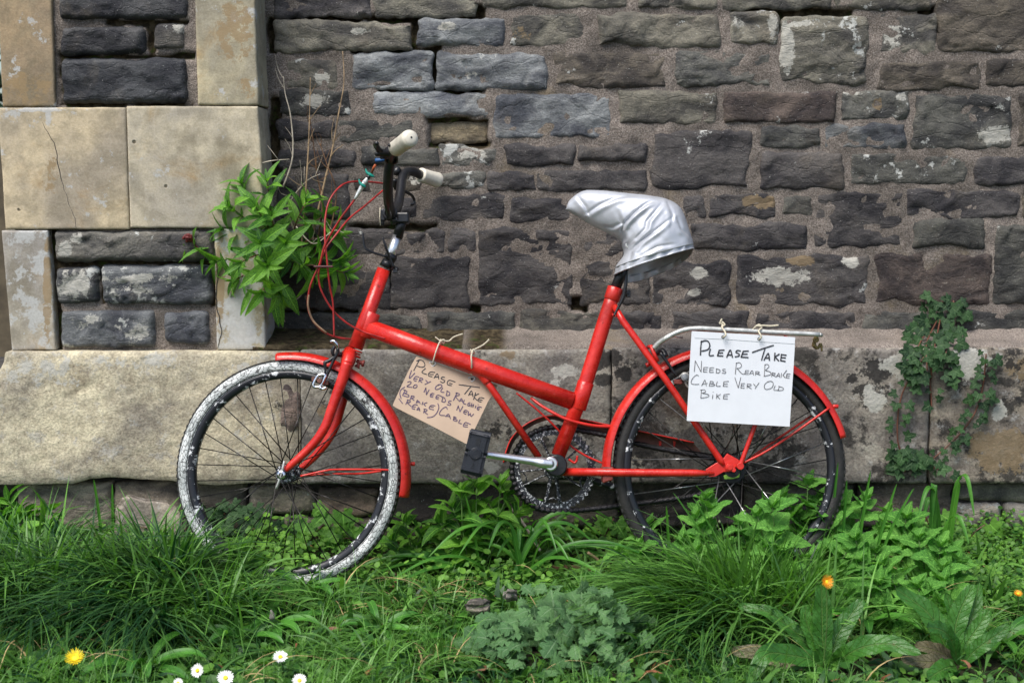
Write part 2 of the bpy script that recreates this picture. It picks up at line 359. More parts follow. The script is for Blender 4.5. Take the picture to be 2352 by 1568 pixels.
# plants
def leafmat(name, c1, c2, rough=.42, transl=.3, vein=0, veincol=None, spots=0, nv=9, uvleaf=True, bd=.0012, useattr=False):
    m = M(name); c = m.co(); r = m.info('Random'); n = m.noise(c, 22, 4)
    f = m.ma('ADD', m.ma('MULTIPLY', r, .75), m.mr(n, .3, .7, -.15, .35)) if not useattr else m.attr('v')
    col = m.mix(f, c1, c2)
    nr = None
    if uvleaf:
        uvn = m.N.new('ShaderNodeUVMap').outputs[0]; x = m.sep(uvn); au = m.ma('ABSOLUTE', x[0])
        mid = m.mr(au, .03, .10, 1, 0)
        ph = m.ma('FRACT', m.ma('SUBTRACT', m.ma('MULTIPLY', x[1], nv), m.ma('MULTIPLY', au, 1.6)))
        sv_ = m.mr(m.ma('ABSOLUTE', m.ma('SUBTRACT', ph, .5)), .0, .12, 1, 0)
        vv = m.ma('MAXIMUM', mid, m.ma('MULTIPLY', sv_, vein))
        col = m.mix(m.ma('MULTIPLY', vv, .55), col, veincol or tuple(min(1, k * 2.0 + .02) for k in c2))
        hh = m.ma('SUBTRACT', m.ma('MULTIPLY', m.noise(c, 160, 3), .6), m.ma('MULTIPLY', vv, .8))
        nr = m.bump(hh, .8, bd)
    if spots: col = m.mix(m.ma('MULTIPLY', m.mr(m.noise(c, 70, 5, .7), .62, .68), spots), col, (.12, .09, .03))
    m.set(col, rough, 0, nr, .4)
    if transl:
        t = m.N.new('ShaderNodeBsdfTranslucent'); m.put(t.inputs[0], m.mix(1.0, col, (1.5, 1.7, .7), 'MULTIPLY')); mx = m.N.new('ShaderNodeMixShader'); mx.inputs[0].default_value = transl
        m.L.new(m.p.outputs[0], mx.inputs[1]); m.L.new(t.outputs[0], mx.inputs[2]); m.L.new(mx.outputs[0], m.out.inputs[0])
    return m.m
MAT['valerian'] = leafmat('valerian leaf', (.022, .105, .018), (.19, .42, .045), .42, .3, .35, nv=6)
MAT['nettle'] = leafmat('dead nettle leaf', (.06, .22, .028), (.18, .43, .07), .6, .25, .9, nv=8, bd=.003)
MAT['ivy'] = leafmat('dark ivy leaf', (.006, .030, .008), (.035, .10, .022), .5, .1, .7, (.12, .20, .09), nv=3)
MAT['ivy_l'] = leafmat('young ivy leaf', (.07, .21, .02), (.16, .36, .05), .4, .3, .3, nv=3)
MAT['dock'] = leafmat('dock leaf', (.022, .095, .012), (.065, .20, .025), .38, .12, .45, (.12, .22, .05), .5, 11, bd=.004)
MAT['dock_brown'] = leafmat('fading dock leaf', (.12, .10, .06), (.20, .19, .11), .45, .15, .8, (.2, .22, .08), .8, 11, bd=.004)
MAT['plantain'] = leafmat('plantain leaf', (.028, .12, .014), (.09, .28, .032), .46, .2, 0)
MAT['mustard'] = leafmat('grey green leaf', (.045, .125, .040), (.12, .25, .085), .75, .15, .6, (.22, .34, .18), nv=5)
MAT['strap'] = leafmat('strap leaf', (.03, .13, .018), (.09, .27, .03), .42, .25, 0)
MAT['cover'] = leafmat('small weed leaves', (.022, .095, .014), (.20, .42, .055), .55, .3, uvleaf=False, useattr=True)
MAT['grass'] = leafmat('grass blades', (.010, .054, .016), (.17, .38, .068), .45, .3, uvleaf=False, useattr=True)
MAT['stem'] = simple('green stem', (.07, .14, .03), .5, 0, .4, 20); MAT['stem_red'] = simple('reddish stem', (.13, .05, .03), .5, 0, .4, 20)
MAT['twig'] = simple('dried twig', (.30, .21, .12), .8, 0, .45, 30); MAT['twig_d'] = simple('brown dried twig', (.13, .07, .035), .85, 0, .5, 30); MAT['twig_w'] = simple('bleached twig', (.52, .46, .36), .8, 0, .3, 30)
MAT['petal_w'] = simple('white petal', (.80, .80, .78), .6); MAT['petal_y'] = simple('yellow petal', (.78, .60, .01), .6, 0, .2, 200); MAT['petal_o'] = simple('orange yellow petal', (.80, .33, .01), .6, 0, .2, 200)
MAT['bud_red'] = simple('dark red buds', (.12, .012, .012), .6)
MAT['straw'] = simple('straw', (.36, .27, .12), .7, 0, .4, 30)
MAT['dead'] = simple('dead leaf', (.16, .06, .025), .6, 0, .5, 60)
def soilmat():
    m = M('dark soil'); c = m.co(); n = m.noise(c, 30, 8, .7); nf = m.noise(c, 180, 5, .7)
    col = m.mix(m.mr(n, .35, .65), (.018, .013, .008), (.06, .045, .028)); far = m.mr(m.noise(c, 3, 5), .35, .6)
    col = m.mix(m.ma('MULTIPLY', far, .35), col, (.025, .05, .012))
    return m.set(col, .95, 0, m.bump(m.ma('ADD', n, m.ma('MULTIPLY', nf, .4)), 1, .02), .2).m
MAT['soil'] = soilmat()
# ================================================================== the ground
def ground():
    xs = np.concatenate([np.linspace(-60, -3, 14)[:-1], np.linspace(-3, 3, 150), np.linspace(3, 60, 14)[1:]])
    ys = np.concatenate([np.linspace(-60, -2, 14)[:-1], np.linspace(-2, .6, 80), np.linspace(.6, 60, 14)[1:]])
    X, Y = np.meshgrid(xs, ys, indexing='ij'); Z = gh(X, Y)
    V = np.stack([X.ravel(), Y.ravel(), Z.ravel()], 1); n, k = X.shape
    fs = [(i * k + j, (i + 1) * k + j, (i + 1) * k + j + 1, i * k + j + 1) for i in range(n - 1) for j in range(k - 1)]
    for i in range(len(V)):
        if abs(V[i, 0]) < 3 and V[i, 1] > -2: V[i, 2] += .008 * mn.noise(Vector((V[i, 0] * 14, V[i, 1] * 14, 3)))
    m = MB(); m.add(V, fs); o = m.build('ground', MAT['soil']); tag(o, kind='structure')
ground()
# ================================================================== masonry
YW, YP, YPL, YF = 0.30, 0.165, 0.145, 0.190         # faces of wall, pillar, plinth, footing
def interp(tab, t):
    if tab is None: return 0.0
    return float(np.interp(t, [a for a, b in tab], [b for a, b in tab]))
# stains, bare pale patches, black lichen: (x, y, rx, ry, strength) in photo measure
PALE = [(90, 252, 70, 8, .95), (112, 272, 14, 22, .8), (1795, 635, 78, 26, 1), (1956, 598, 32, 17, 1), (1605, 628, 30, 16, .95), (1598, 672, 24, 12, .8), (2085, 838, 70, 42, .95), (2228, 832, 62, 46, 1), (1298, 852, 48, 22, .9), (1278, 878, 16, 12, .9), (1128, 1074, 22, 24, 1), (2010, 912, 34, 38, .85), (2292, 945, 24, 36, .8), (90, 850, 150, 60, .62), (330, 830, 150, 30, .6), (600, 850, 90, 50, .6), (560, 1000, 40, 18, .6),
        (1806, 110, 24, 66, .95), (1840, 55, 40, 12, .8), (2050, 85, 30, 36, .75), (2290, 312, 52, 28, .85), (720, 232, 44, 20, .9), (738, 182, 24, 20, .95), (1085, 352, 50, 18, .8), (985, 415, 60, 20, .8), (412, 66, 22, 16, .9), (170, 655, 52, 40, .9), (310, 640, 160, 14, .75), (300, 665, 110, 26, .55), (310, 760, 60, 36, .7), (200, 740, 60, 24, .6), (150, 575, 22, 28, .9), (175, 545, 18, 16, .9), (550, 720, 55, 80, .8), (560, 770, 36, 24, 1), (1965, 213, 60, 10, .7), (2070, 225, 18, 12, .9), (380, 560, 30, 10, .4), (1700, 52, 30, 22, .6), (1775, 60, 14, 40, .8), (1080, 170, 24, 18, .6), (1022, 60, 40, 12, .8), (830, 70, 30, 12, .8), (1275, 900, 30, 20, .5)]
BLK = [(1392, 822, 44, 26, 1), (1432, 858, 26, 20, .9), (1386, 872, 26, 18, 1), (1372, 845, 20, 14, .8), (2012, 848, 56, 32, .9), (1996, 902, 52, 34, .85), (1960, 868, 30, 26, .7), (2206, 842, 42, 34, .85), (2330, 822, 48, 36, .7), (2050, 1000, 30, 16, .6), (2320, 930, 44, 30, .6), (1150, 980, 80, 50, .55), (1260, 1000, 70, 60, .5), (1750, 1000, 150, 60, .55), (780, 900, 60, 60, .5), (1520, 1040, 80, 40, .55), (640, 930, 34, 26, .5)]
TAN = [(2300, 1032, 84, 66, .9), (1748, 464, 46, 18, .95), (1838, 596, 34, 18, 1), (2015, 240, 16, 16, .9), (1195, 78, 34, 20, .7), (1165, 815, 20, 16, .8), (2340, 850, 40, 40, .7), (740, 935, 18, 30, .7), (1960, 735, 30, 12, .5), (2000, 700, 60, 8, .7), (535, 70, 50, 90, .72), (560, 205, 30, 40, .6), (60, 205, 70, 55, .65), (120, 400, 50, 60, .5), (108, 660, 12, 140, .9), (505, 650, 14, 140, .9)]
def marks(o, vs, Y):
    V = np.array(vs); N = len(V); d = V - np.array(CAM)[None, :]; f_ = np.array(_f); u_ = np.array(_u); dep = d @ f_
    px = 1176 + d[:, 0] / dep * F; py = 784 - (d @ u_) / dep * F; col = np.zeros((N, 4)); col[:, 3] = 1
    for c, L in enumerate((PALE, BLK, TAN)):
        for x, y, rx, ry, s_ in L: col[:, c] = np.maximum(col[:, c], s_ * (1 - np.clip(((px - x) / rx) ** 2 + ((py - y) / ry) ** 2, 0, 1.6) * .62))
    a = o.data.attributes.new('mark', 'FLOAT_COLOR', 'POINT'); a.data.foreach_set('color', np.clip(col, 0, 1).astype(np.float32).ravel())
def stone(name, parent, x0, x1, z0, z1, Y, proud=.012, cr=.012, edge=.004, relief=.005, nu=None, nv=None, col=(.1, .1, .1), al=.2, mat='stone', skirt=.05, seed=None, edges=None, prof=.0032, ridge=1.0, clus=1.0):
    hw, hh = (x1 - x0) / 2, (z1 - z0) / 2; cx, cz = (x0 + x1) / 2, (z0 + z1) / 2
    nu = nu or int(np.clip((x1 - x0) / .0062, 8, 76)); nv = nv or int(np.clip((z1 - z0) / .0062, 8, 44)); nu += nu % 2; nv += nv % 2
    sd_ = seed if seed is not None else random.random() * 100; cr = min(cr, hw * .8, hh * .8)
    tilt = (random.uniform(-.012, .012), random.uniform(-.02, .02)) if edge > .0015 else (0, 0)
    E = edges or {}
    vs = []; idx = {}
    def outline(a, b):
        px, pz = a * hw, b * hh
        qx = max(-(hw - cr), min(hw - cr, px)); qz = max(-(hh - cr), min(hh - cr, pz)); dx, dz = px - qx, pz - qz; L = math.hypot(dx, dz)
        if L > 1e-9: px, pz = qx + dx / L * cr, qz + dz / L * cr; nx, nz = dx / L, dz / L
        else: nx, nz = a, b
        e = edge * (1.3 * mn.noise(Vector((px * 16, pz * 16, sd_))) + .8 * mn.noise(Vector((px * 55, pz * 55, sd_ + 4))))
        if edge > .002: e -= edge * 1.4 * max(0, mn.noise(Vector((px * 9, pz * 9, sd_ + 9))) - .15) * 2
        return px + nx * e, pz + nz * e
    for i in range(nu + 1):
        a = -1 + 2 * i / nu; a = math.copysign(1 - (1 - abs(a)) ** clus, a)
        for j in range(nv + 1):
            b = -1 + 2 * j / nv; b = math.copysign(1 - (1 - abs(b)) ** clus, b); r = max(abs(a), abs(b)); ox, oz = outline(a / r, b / r) if r > 1e-6 else (0, 0)
            x, z = ox * r, oz * r
            d = (1 - r) * min(hw, hh) + 1e-6
            # distance in metres to the edge, by side
            d = min((1 - abs(a)) * hw, (1 - abs(b)) * hh) 
            y = proud * (1 - math.exp(-d / prof)) - (.0012 if mat == 'stone' else .0)
            P = Vector((x * 1.0 + sd_, z * 1.0, sd_ * .37))
            if relief > 0:
                q = Vector((P.x * 7, P.y * 11, P.z)); w = mn.noise(q + Vector((9, 9, 9))) * .8
                h = mn.noise(q) * .8
                v_ = Vector((P.x * 17 + w, P.y * 26 + w * .5, P.z * 3)); pt = mn.voronoi(v_)[1][0]; h += (v_ - pt).dot(mn.noise_vector(pt * 3.1)) * 2.2 * ridge
                # chipped ledges: steps along the bedding
                st = mn.noise(Vector((P.x * 5, P.y * 13, P.z + 3))) * 3.0; fr = st - math.floor(st); h += (math.floor(st) + min(1, fr * 6)) * .30 * ridge
                h += mn.noise(Vector((P.x * 60, P.y * 75, P.z))) * .25
                y += relief * h * min(1, d / .012) + relief * .5 * min(1, d / .012) * 0
            xx, zz = cx + x, cz + z
            u = (x + hw) / (2 * hw); v = (z + hh) / (2 * hh)
            if 'top' in E: zz += interp(E['top'], u) * v
            if 'bot' in E: zz += interp(E['bot'], u) * (1 - v)
            if 'left' in E: xx += interp(E['left'], v) * (1 - u)
            if 'right' in E: xx += interp(E['right'], v) * u
            zz += tilt[0] * x; xx += tilt[1] * z
            idx[i, j] = len(vs); vs.append((xx, Y - y, zz))
    fs = [(idx[i, j], idx[i + 1, j], idx[i + 1, j + 1], idx[i, j + 1]) for i in range(nu) for j in range(nv)]
    border = [(i, 0) for i in range(nu)] + [(nu, j) for j in range(nv)] + [(i, nv) for i in range(nu, 0, -1)] + [(0, j) for j in range(nv, 0, -1)]
    b0 = len(vs)
    for (i, j) in border:
        p = vs[idx[i, j]]; vs.append((p[0], p[1] + .004, p[2]))
    b1 = len(vs)
    for (i, j) in border:
        p = vs[idx[i, j]]; vs.append((cx + (p[0] - cx) * .99, Y + skirt, cz + (p[2] - cz) * .99))
    n = len(border)
    for k in range(n):
        k2 = (k + 1) % n; A_, B_ = idx[border[k]], idx[border[k2]]
        fs.append((A_, b0 + k, b0 + k2, B_)); fs.append((b0 + k, b1 + k, b1 + k2, b0 + k2))
    m = MB(); m.add(vs, fs); o = m.build(name, MAT[mat], parent, (*col, al), recalc=False); marks(o, vs, Y); return o
def rect(dx0, dy0, dx1, dy1, Y):
    a = at(dx0, dy0, Y); b = at(dx1, dy1, Y); c1 = at(dx0, dy1, Y); d1 = at(dx1, dy0, Y)
    return (a.x + c1.x) / 2, (b.x + d1.x) / 2, (b.z + c1.z) / 2, (a.z + d1.z) / 2
wall = thing('stone_wall', (0.4, YW, 0), 'rough dark grey rubble stone wall with sandy mortar joints behind the red bicycle', 'wall')
pillar = thing('stone_pillar', (-.85, YP, 0), 'projecting wall pier of cream limestone blocks framing dark stones at the left', 'pier')
BR = (.105, .092, .078); OL = (.175, .168, .145); BL = (.185, .20, .22); DK = (.070, .066, .069); PU = (.098, .078, .072); GY = (.105, .106, .10)
def cc(c, k): return tuple(x * k for x in c)
# x0, y0, x1, y1 (photo measure), colour, lichen, corner, relief
WS = [
(632,-60,850,38,cc(DK,1.4),.1),(862,-60,1090,38,OL,.1),(1112,-60,1440,17,cc(OL,.85),.2),(1465,-60,1646,20,cc(OL,.85),.1),(1661,-60,1909,20,OL,.5),(1918,-60,2137,21,cc(OL,.75),.3),(2155,-60,2420,118,BR,.15),
(633,52,949,117,OL,.25),(958,45,1156,105,cc(BL,.95),.15),(1172,36,1350,105,cc(OL,.85),.15),(1371,34,1649,106,cc(OL,.88),.2),(1676,31,1782,102,cc(OL,1.05),.5),(1794,40,1995,193,cc(OL,.85),.6),(2020,33,2149,122,OL,.5),
(663,139,777,201,cc(OL,.95),.7),(811,123,994,205,cc(BL,1.0),.45),(1004,123,1254,205,cc(BL,.95),.3),(1275,124,1529,199,cc(BR,1.15),.15),(1550,119,1769,198,cc(GY,1.2),.1),(2020,143,2249,204,cc(BR,.95),.15),(2263,141,2420,197,cc(BR,.85),.15),
(642,206,803,263,cc(GY,.9),.75),(859,216,1119,261,cc(BL,1.25),.25),(1140,220,1400,315,cc(BL,.95),.25),(1424,210,1646,283,cc(OL,.75),.3),(1664,212,1917,282,PU,.25),(1935,210,2085,273,cc(GY,1.15),.5),(2100,218,2324,340,cc(GY,.85),.45),(2337,216,2420,340,cc(BR,.8),.3),
(640,280,764,321,cc(DK,1.1),.15),(783,276,966,322,cc(GY,.9),.25),(1746,290,1884,336,cc(GY,1.0),.15),(1897,288,2077,339,cc(BL,.62),.15),(1501,303,1722,433,cc(DK,.95),.3),
(642,346,816,384,cc(DK,1.1),.2),(833,341,1008,380,cc(GY,.9),.3),(1014,337,1142,380,cc(GY,1.15),.7),(1161,335,1318,380,DK,.2),(1329,331,1483,371,DK,.15),(1749,353,1934,431,cc(DK,1.05),.2),(1956,356,2217,421,cc(GY,.75),.4),(2237,360,2420,424,cc(DK,1.1),.3),
(690,400,800,500,DK,.2),(806,402,972,442,cc(BR,.75),.2),(986,396,1113,430,cc(GY,1.1),.7),(1122,396,1233,438,cc(DK,1.1),.2),(1236,392,1481,438,DK,.2),
(640,405,682,500,DK,.2),(880,452,958,500,cc(DK,1.1),.1),(970,451,1157,504,cc(DK,1.0),.15),(1177,456,1338,505,DK,.2),(1350,456,1430,505,DK,.15),(1572,452,1617,500,DK,.2),(1632,450,1778,497,DK,.15),(1791,450,1864,495,cc(GY,.75),.2),(1874,444,2070,567,cc(DK,.85),.1),(2083,438,2338,497,cc(DK,1.05),.15),(2352,432,2420,500,BR,.2),
(797,529,1022,583,cc(DK,1.0),.2),(1033,526,1091,577,cc(DK,1.3),.2),(1101,527,1312,698,cc(DK,.85),.3),(1336,529,1440,583,DK,.1),(1588,514,1855,573,cc(DK,.95),.2),(2097,506,2258,569,cc(GY,.6),.25),(2285,518,2420,697,cc(GY,.62),.2),(640,520,785,612,DK,.1),
(901,592,1078,705,cc(DK,.9),.15),(620,622,893,707,cc(DK,.85),.15),(1336,601,1492,699,cc(DK,.85),.25),(1500,601,1675,699,cc(DK,.9),.45),(1693,586,1994,700,cc(DK,.95),.45),(2012,585,2272,697,cc(PU,.78),.1),
(621,722,829,778,cc(GY,1.0),.2),(836,722,964,775,cc(GY,.8),.2),(981,719,1180,786,cc(GY,.85),.15),(1199,714,1388,778,cc(OL,.7),.1),(1396,716,1523,776,cc(DK,1.0),.2),(1541,713,1718,770,cc(DK,.95),.1),(1732,714,1965,775,cc(DK,.9),.1),(1982,719,2188,775,cc(GY,.85),.1),(2196,716,2420,771,cc(GY,.62),.1),
]
for w in WS:
    x0, x1, z0, z1 = rect(w[0] - 3.5, w[1] - 3.5, w[2] + 3.5, w[3] + 3.5, YW)
    big = min(x1 - x0, z1 - z0)
    stone('stone', wall, x0, x1, z0, z1, YW, proud=random.uniform(.004, .011), cr=random.uniform(.004, .014), edge=.0065, relief=random.uniform(.004, .008), clus=1.35, col=w[4], al=w[5], mat='stone')
x0, x1, z0, z1 = rect(985, 280, 1122, 330, YW)       # the sunken tan stone
stone('stone', wall, x0, x1, z0, z1, YW + .022, proud=.006, relief=.005, col=(.24, .20, .14), al=.3)
# courses beyond the frame
def fill(parent, xa, xb, za, zb, Y, avoid=None):
    z = za
    while z < zb - .02:
        h = random.choice([.055, .07, .085, .1]); x = xa
        while x < xb - .02:
            w = min(random.uniform(.12, .28), xb - x)
            if w > .05: stone('stone', parent, x + .008, x + w - .008, z + .008, z + h - .008, Y, proud=.012, cr=.014, edge=.004, relief=.005, nu=16, nv=8, col=cc(random.choice([BR, OL, GY, DK, PU]), random.uniform(.8, 1.1)), al=random.uniform(.1, .4))
            x += w
        z += h
zt = at(1176, -62, YW).z; xr = at(2425, 400, YW).x; xl = at(625, 400, YW).x
zpt = at(1176, 801, YW).z
fill(wall, xl, 2.3, zt + .004, zt + .55, YW); fill(wall, xr, 2.3, zpt + .03, zt, YW)
# mortar sheet with gaps where it has fallen out
HOLES = [(640,38,1095,50),(945,48,962,120),(808,108,1010,121),(990,118,1006,205),(870,204,1110,214),(1090,18,1112,60),(1680,20,1905,31),(1783,31,1794,75),(1800,24,1960,40),(2112,20,2160,36),(2148,20,2158,80),(618,40,634,120),(622,225,642,420),(985,328,1122,336),(985,272,1122,281),(640,706,820,721),(1085,706,1102,716),(1312,690,1345,712),(800,518,1000,528),(606,700,622,800),(892,596,902,706)]
def mortar():
    x0, x1 = xl - .05, 2.32; z0, z1 = zpt - .02, zt + .57
    nx, nz = int((x1 - x0) / .0065), int((z1 - z0) / .0065)
    X, Z = np.meshgrid(np.linspace(x0, x1, nx), np.linspace(z0, z1, nz), indexing='ij'); H = np.zeros_like(X); hole = np.zeros_like(X)
    J = np.array([[mn.noise(Vector((X[i, j] * 30, Z[i, j] * 30, 2))) for j in range(nz)] for i in range(nx)])
    J2 = np.array([[mn.noise(Vector((X[i, j] * 9, Z[i, j] * 9, 7))) for j in range(nz)] for i in range(nx)])
    for hr in HOLES:
        a, b, c, d = rect(*hr, YW)
        dd = np.minimum(np.minimum(X - a, b - X), np.minimum(Z - c, d - Z)) + J * .009
        hole = np.maximum(hole, sm(-.006, .003, dd))
    a, b, c, d = rect(988, 283, 1119, 327, YW); pocket = sm(-.004, .004, np.minimum(np.minimum(X - a, b - X), np.minimum(Z - c, d - Z)) + J * .003)
    Yv = YW - .0018 - J * .0042 - J2 * .0035 + hole * (.026 + J * .02) + pocket * .04
    n, k = X.shape; V = np.stack([X.ravel(), Yv.ravel(), Z.ravel()], 1)
    fs = [(i * k + j, (i + 1) * k + j, (i + 1) * k + j + 1, i * k + j + 1) for i in range(n - 1) for j in range(k - 1)]
    m = MB(); m.add(V, fs); o = m.build('mortar', MAT['mortar'], wall, recalc=False)
    at_ = o.data.attributes.new('hole', 'FLOAT', 'POINT'); at_.data.foreach_set('value', hole.ravel().astype(np.float32))
mortar()
m = MB(); m.box((.85, YW + .36, 1.0), (1.5, 0, 0), (0, .29, 0), (0, 0, 1.0)); m.build('core', MAT['dark'], wall)
# ------------------------------------------------ plinth course, the mortar fillet on it, footing
def bl(name, parent, r, Y, **k):
    x0, x1, z0, z1 = rect(*r, Y); return stone(name, parent, x0, x1, z0, z1, Y, **k)
s = ppx(1)
bl('plinth_block', pillar, (0, 807, 690, 1110), YPL, proud=.008, cr=.006, edge=.0012, relief=.0035, ridge=.4, nu=120, nv=56, clus=1.5, col=(.56, .52, .40), al=0.0, mat='plinth', skirt=.2, seed=3,
   edges={'bot': [(0, -.003), (.2, -.002), (.3, 0), (.36, .012), (.42, .016), (.6, .006), (.75, -.004), (.85, .002), (1, 0)], 'left': [(0, -.07), (.35, -.065), (.6, -.035), (.8, -.006), (.92, .014), (1, .018)]}, prof=.012)
bl('plinth_block', wall, (692, 803, 1402, 1110), YPL, proud=.006, cr=.006, edge=.0015, relief=.0025, ridge=.3, nu=130, nv=50, clus=1.5, col=(.29, .28, .255), al=.62, mat='plinth', skirt=.2, seed=8)
bl('plinth_block', wall, (1405, 800, 2133, 1110), YPL, proud=.006, cr=.006, edge=.0015, relief=.003, ridge=.4, nu=130, nv=50, clus=1.5, col=(.255, .24, .22), al=.95, mat='plinth', skirt=.2, seed=11)
bl('plinth_block', wall, (2138, 798, 2440, 1110), YPL, proud=.006, cr=.006, edge=.0015, relief=.003, ridge=.4, nu=60, nv=50, clus=1.5, col=(.31, .28, .235), al=1.0, mat='plinth', skirt=.2, seed=14)
xq = at(2442, 900, YPL).x; zq0, zq1 = at(1176, 1110, YPL).z, at(1176, 801, YPL).z
stone('plinth_block', wall, xq, 2.3, zq0, zq1, YPL, proud=.006, cr=.006, edge=.0015, relief=.003, nu=40, nv=24, col=(.2, .18, .15), al=.8, mat='plinth', skirt=.2)
ledge = MB(); NX = 420; rows = []
xs = np.linspace(xl - .03, 2.3, NX); fr = []
for i, x in enumerate(xs):
    nn = mn.noise(Vector((x * 22, 1, 4))) * .006 + mn.noise(Vector((x * 70, 1, 4))) * .003
    for (yy, zz) in ((YPL + .012 + abs(nn), zq1 - .004), (YPL + .018 + nn, zq1 + .006 + nn * .3), (YPL + .06 + nn, zq1 + .012 + nn), (YPL + .11 + nn, zq1 + .018 + nn), (YW - .015 + nn * .4, zq1 + .028 + nn), (YW + .03, zq1 + .045)): fr.append((x, yy, zz))
ledge.add(fr, [(i * 6 + j, i * 6 + j + 1, (i + 1) * 6 + j + 1, (i + 1) * 6 + j) for i in range(NX - 1) for j in range(5)]); lo = ledge.build('mortar_ledge', MAT['mortar'], wall)
hv = []
for i, x in enumerate(xs):
    for j in range(6):
        g = sm(.0, .25, mn.noise(Vector((x * 4.5, 2.2, 8))) + .12); left = (1 if x < -.12 else 0) * .8; hv.append(min(1, float(g) * .9 + left) if x < .55 else 0)
a_ = lo.data.attributes.new('hole', 'FLOAT', 'POINT'); a_.data.foreach_set('value', np.array(hv, dtype=np.float32))
# pillar
A = [('ashlar_block', (2, -40, 122, 245), (.40, .31, .205), .0, {'left': [(0, 0), (1, -.001)]}), ('ashlar_block', (452, -40, 587, 241), (.50, .46, .34), .15, {'right': [(0, .004), (1, -.001)]}),
     ('ashlar_block', (5, 248, 293, 526), (.58, .50, .365), 0.0, {'left': [(0, .004), (1, -.003)]}), ('ashlar_block', (296, 245, 600, 523), (.58, .53, .415), 0.0, {'right': [(0, .006), (1, -.005)]}),
     ('ashlar_block', (14, 530, 119, 803), (.50, .47, .41), .7, {'left': [(0, .010), (1, -.004)], 'right': [(0, .004), (.5, .002), (1, -.004)]}), ('ashlar_block', (496, 526, 606, 802), (.52, .47, .35), .8, {'right': [(0, .001), (1, -.002)]})]
for nme, r, c_, al, ed in A: bl(nme, pillar, (r[0] - .9, r[1] - .9, r[2] + .9, r[3] + .9), YP, proud=.004, cr=.0025, edge=.0008, relief=.0012, ridge=.2, prof=.0015, col=c_, al=al, mat='ashlar', skirt=.17, edges=ed, nu=40, nv=44, clus=2.2)
for r, c_, al in (((136, -40, 432, 46), (.06, .062, .07), .3), ((142, 61, 338, 126), (.065, .066, .072), .15), ((354, 53, 429, 116), (.11, .105, .10), .35), ((144, 134, 435, 238), (.058, .062, .072), .25),
                  ((127, 528, 491, 601), (.125, .122, .115), .3), ((131, 613, 230, 697), (.12, .125, .13), .75), ((236, 608, 488, 699), (.13, .14, .155), .65), ((141, 709, 359, 798), (.12, .13, .145), .6), ((377, 714, 481, 789), (.12, .13, .15), .5)):
    bl('stone', pillar, r, YP + .012, proud=.018, cr=.012, edge=.004, relief=.007, col=c_, al=al, mat='stone', skirt=.08)
xpa, xpb = at(4, 400, YP).x, at(600, 400, YP).x; zp = at(1176, 803, YP).z; zp1 = at(1176, -42, YP).z
m = MB(); m.box(((xpa + xpb) / 2, YP + .30, (zp + zp1) / 2 + .2), ((xpb - xpa) / 2 - .012, 0, 0), (0, .26, 0), (0, 0, (zp1 - zp) / 2 + .33)); m.build('core', MAT['dark'], pillar)
def mgrid(x0, x1, z0, z1, Y, parent, holes=()):
    nx, nz = int((x1 - x0) / .007), int((z1 - z0) / .007); V = []; hh = []
    for i in range(nx + 1):
        for j in range(nz + 1):
            x = x0 + (x1 - x0) * i / nx; z = z0 + (z1 - z0) * j / nz; h = 0
            nn = mn.noise(Vector((x * 30, z * 30, 5)))
            for hr in holes:
                a, b, c, d = rect(*hr, YP); h = max(h, float(sm(-.005, .003, min(x - a, b - x, z - c, d - z) + nn * .007)))
            V.append((x, Y - nn * .003 + h * .02, z)); hh.append(h)
    k = nz + 1; m = MB(); m.add(V, [(i * k + j, (i + 1) * k + j, (i + 1) * k + j + 1, i * k + j + 1) for i in range(nx) for j in range(nz)])
    o = m.build('mortar', MAT['mortar'], parent, recalc=False); a = o.data.attributes.new('hole', 'FLOAT', 'POINT'); a.data.foreach_set('value', np.array(hh, dtype=np.float32))
x0, x1, z0, z1 = rect(118, -60, 456, 246, YP); mgrid(x0, x1, z0, z1 + .0, YP + .008, pillar, [(240, 46, 430, 56), (338, 60, 354, 124), (150, 125, 440, 134), (150, 238, 440, 246), (136, 120, 142, 240)])
x0, x1, z0, z1 = rect(116, 526, 498, 806, YP); mgrid(x0, x1, z0, z1, YP + .010, pillar, [(116, 526, 132, 806), (130, 600, 330, 614), (330, 600, 490, 608), (228, 610, 238, 700), (486, 600, 496, 700)])
# blocks above the frame
for k, (a, b) in enumerate(((0, .5), (.5, 1))):
    xx0 = xpa + (xpb - xpa) * a; xx1 = xpa + (xpb - xpa) * b
    for q in range(2): stone('ashlar_block', pillar, xx0 + .002, xx1 - .002, zp1 + .006 + q * .3, zp1 + .3 + q * .3, YP, proud=.004, cr=.004, edge=.001, relief=.001, ridge=.2, prof=.003, col=(.45, .4, .29), al=.1, mat='ashlar', skirt=.17, nu=16, nv=14)
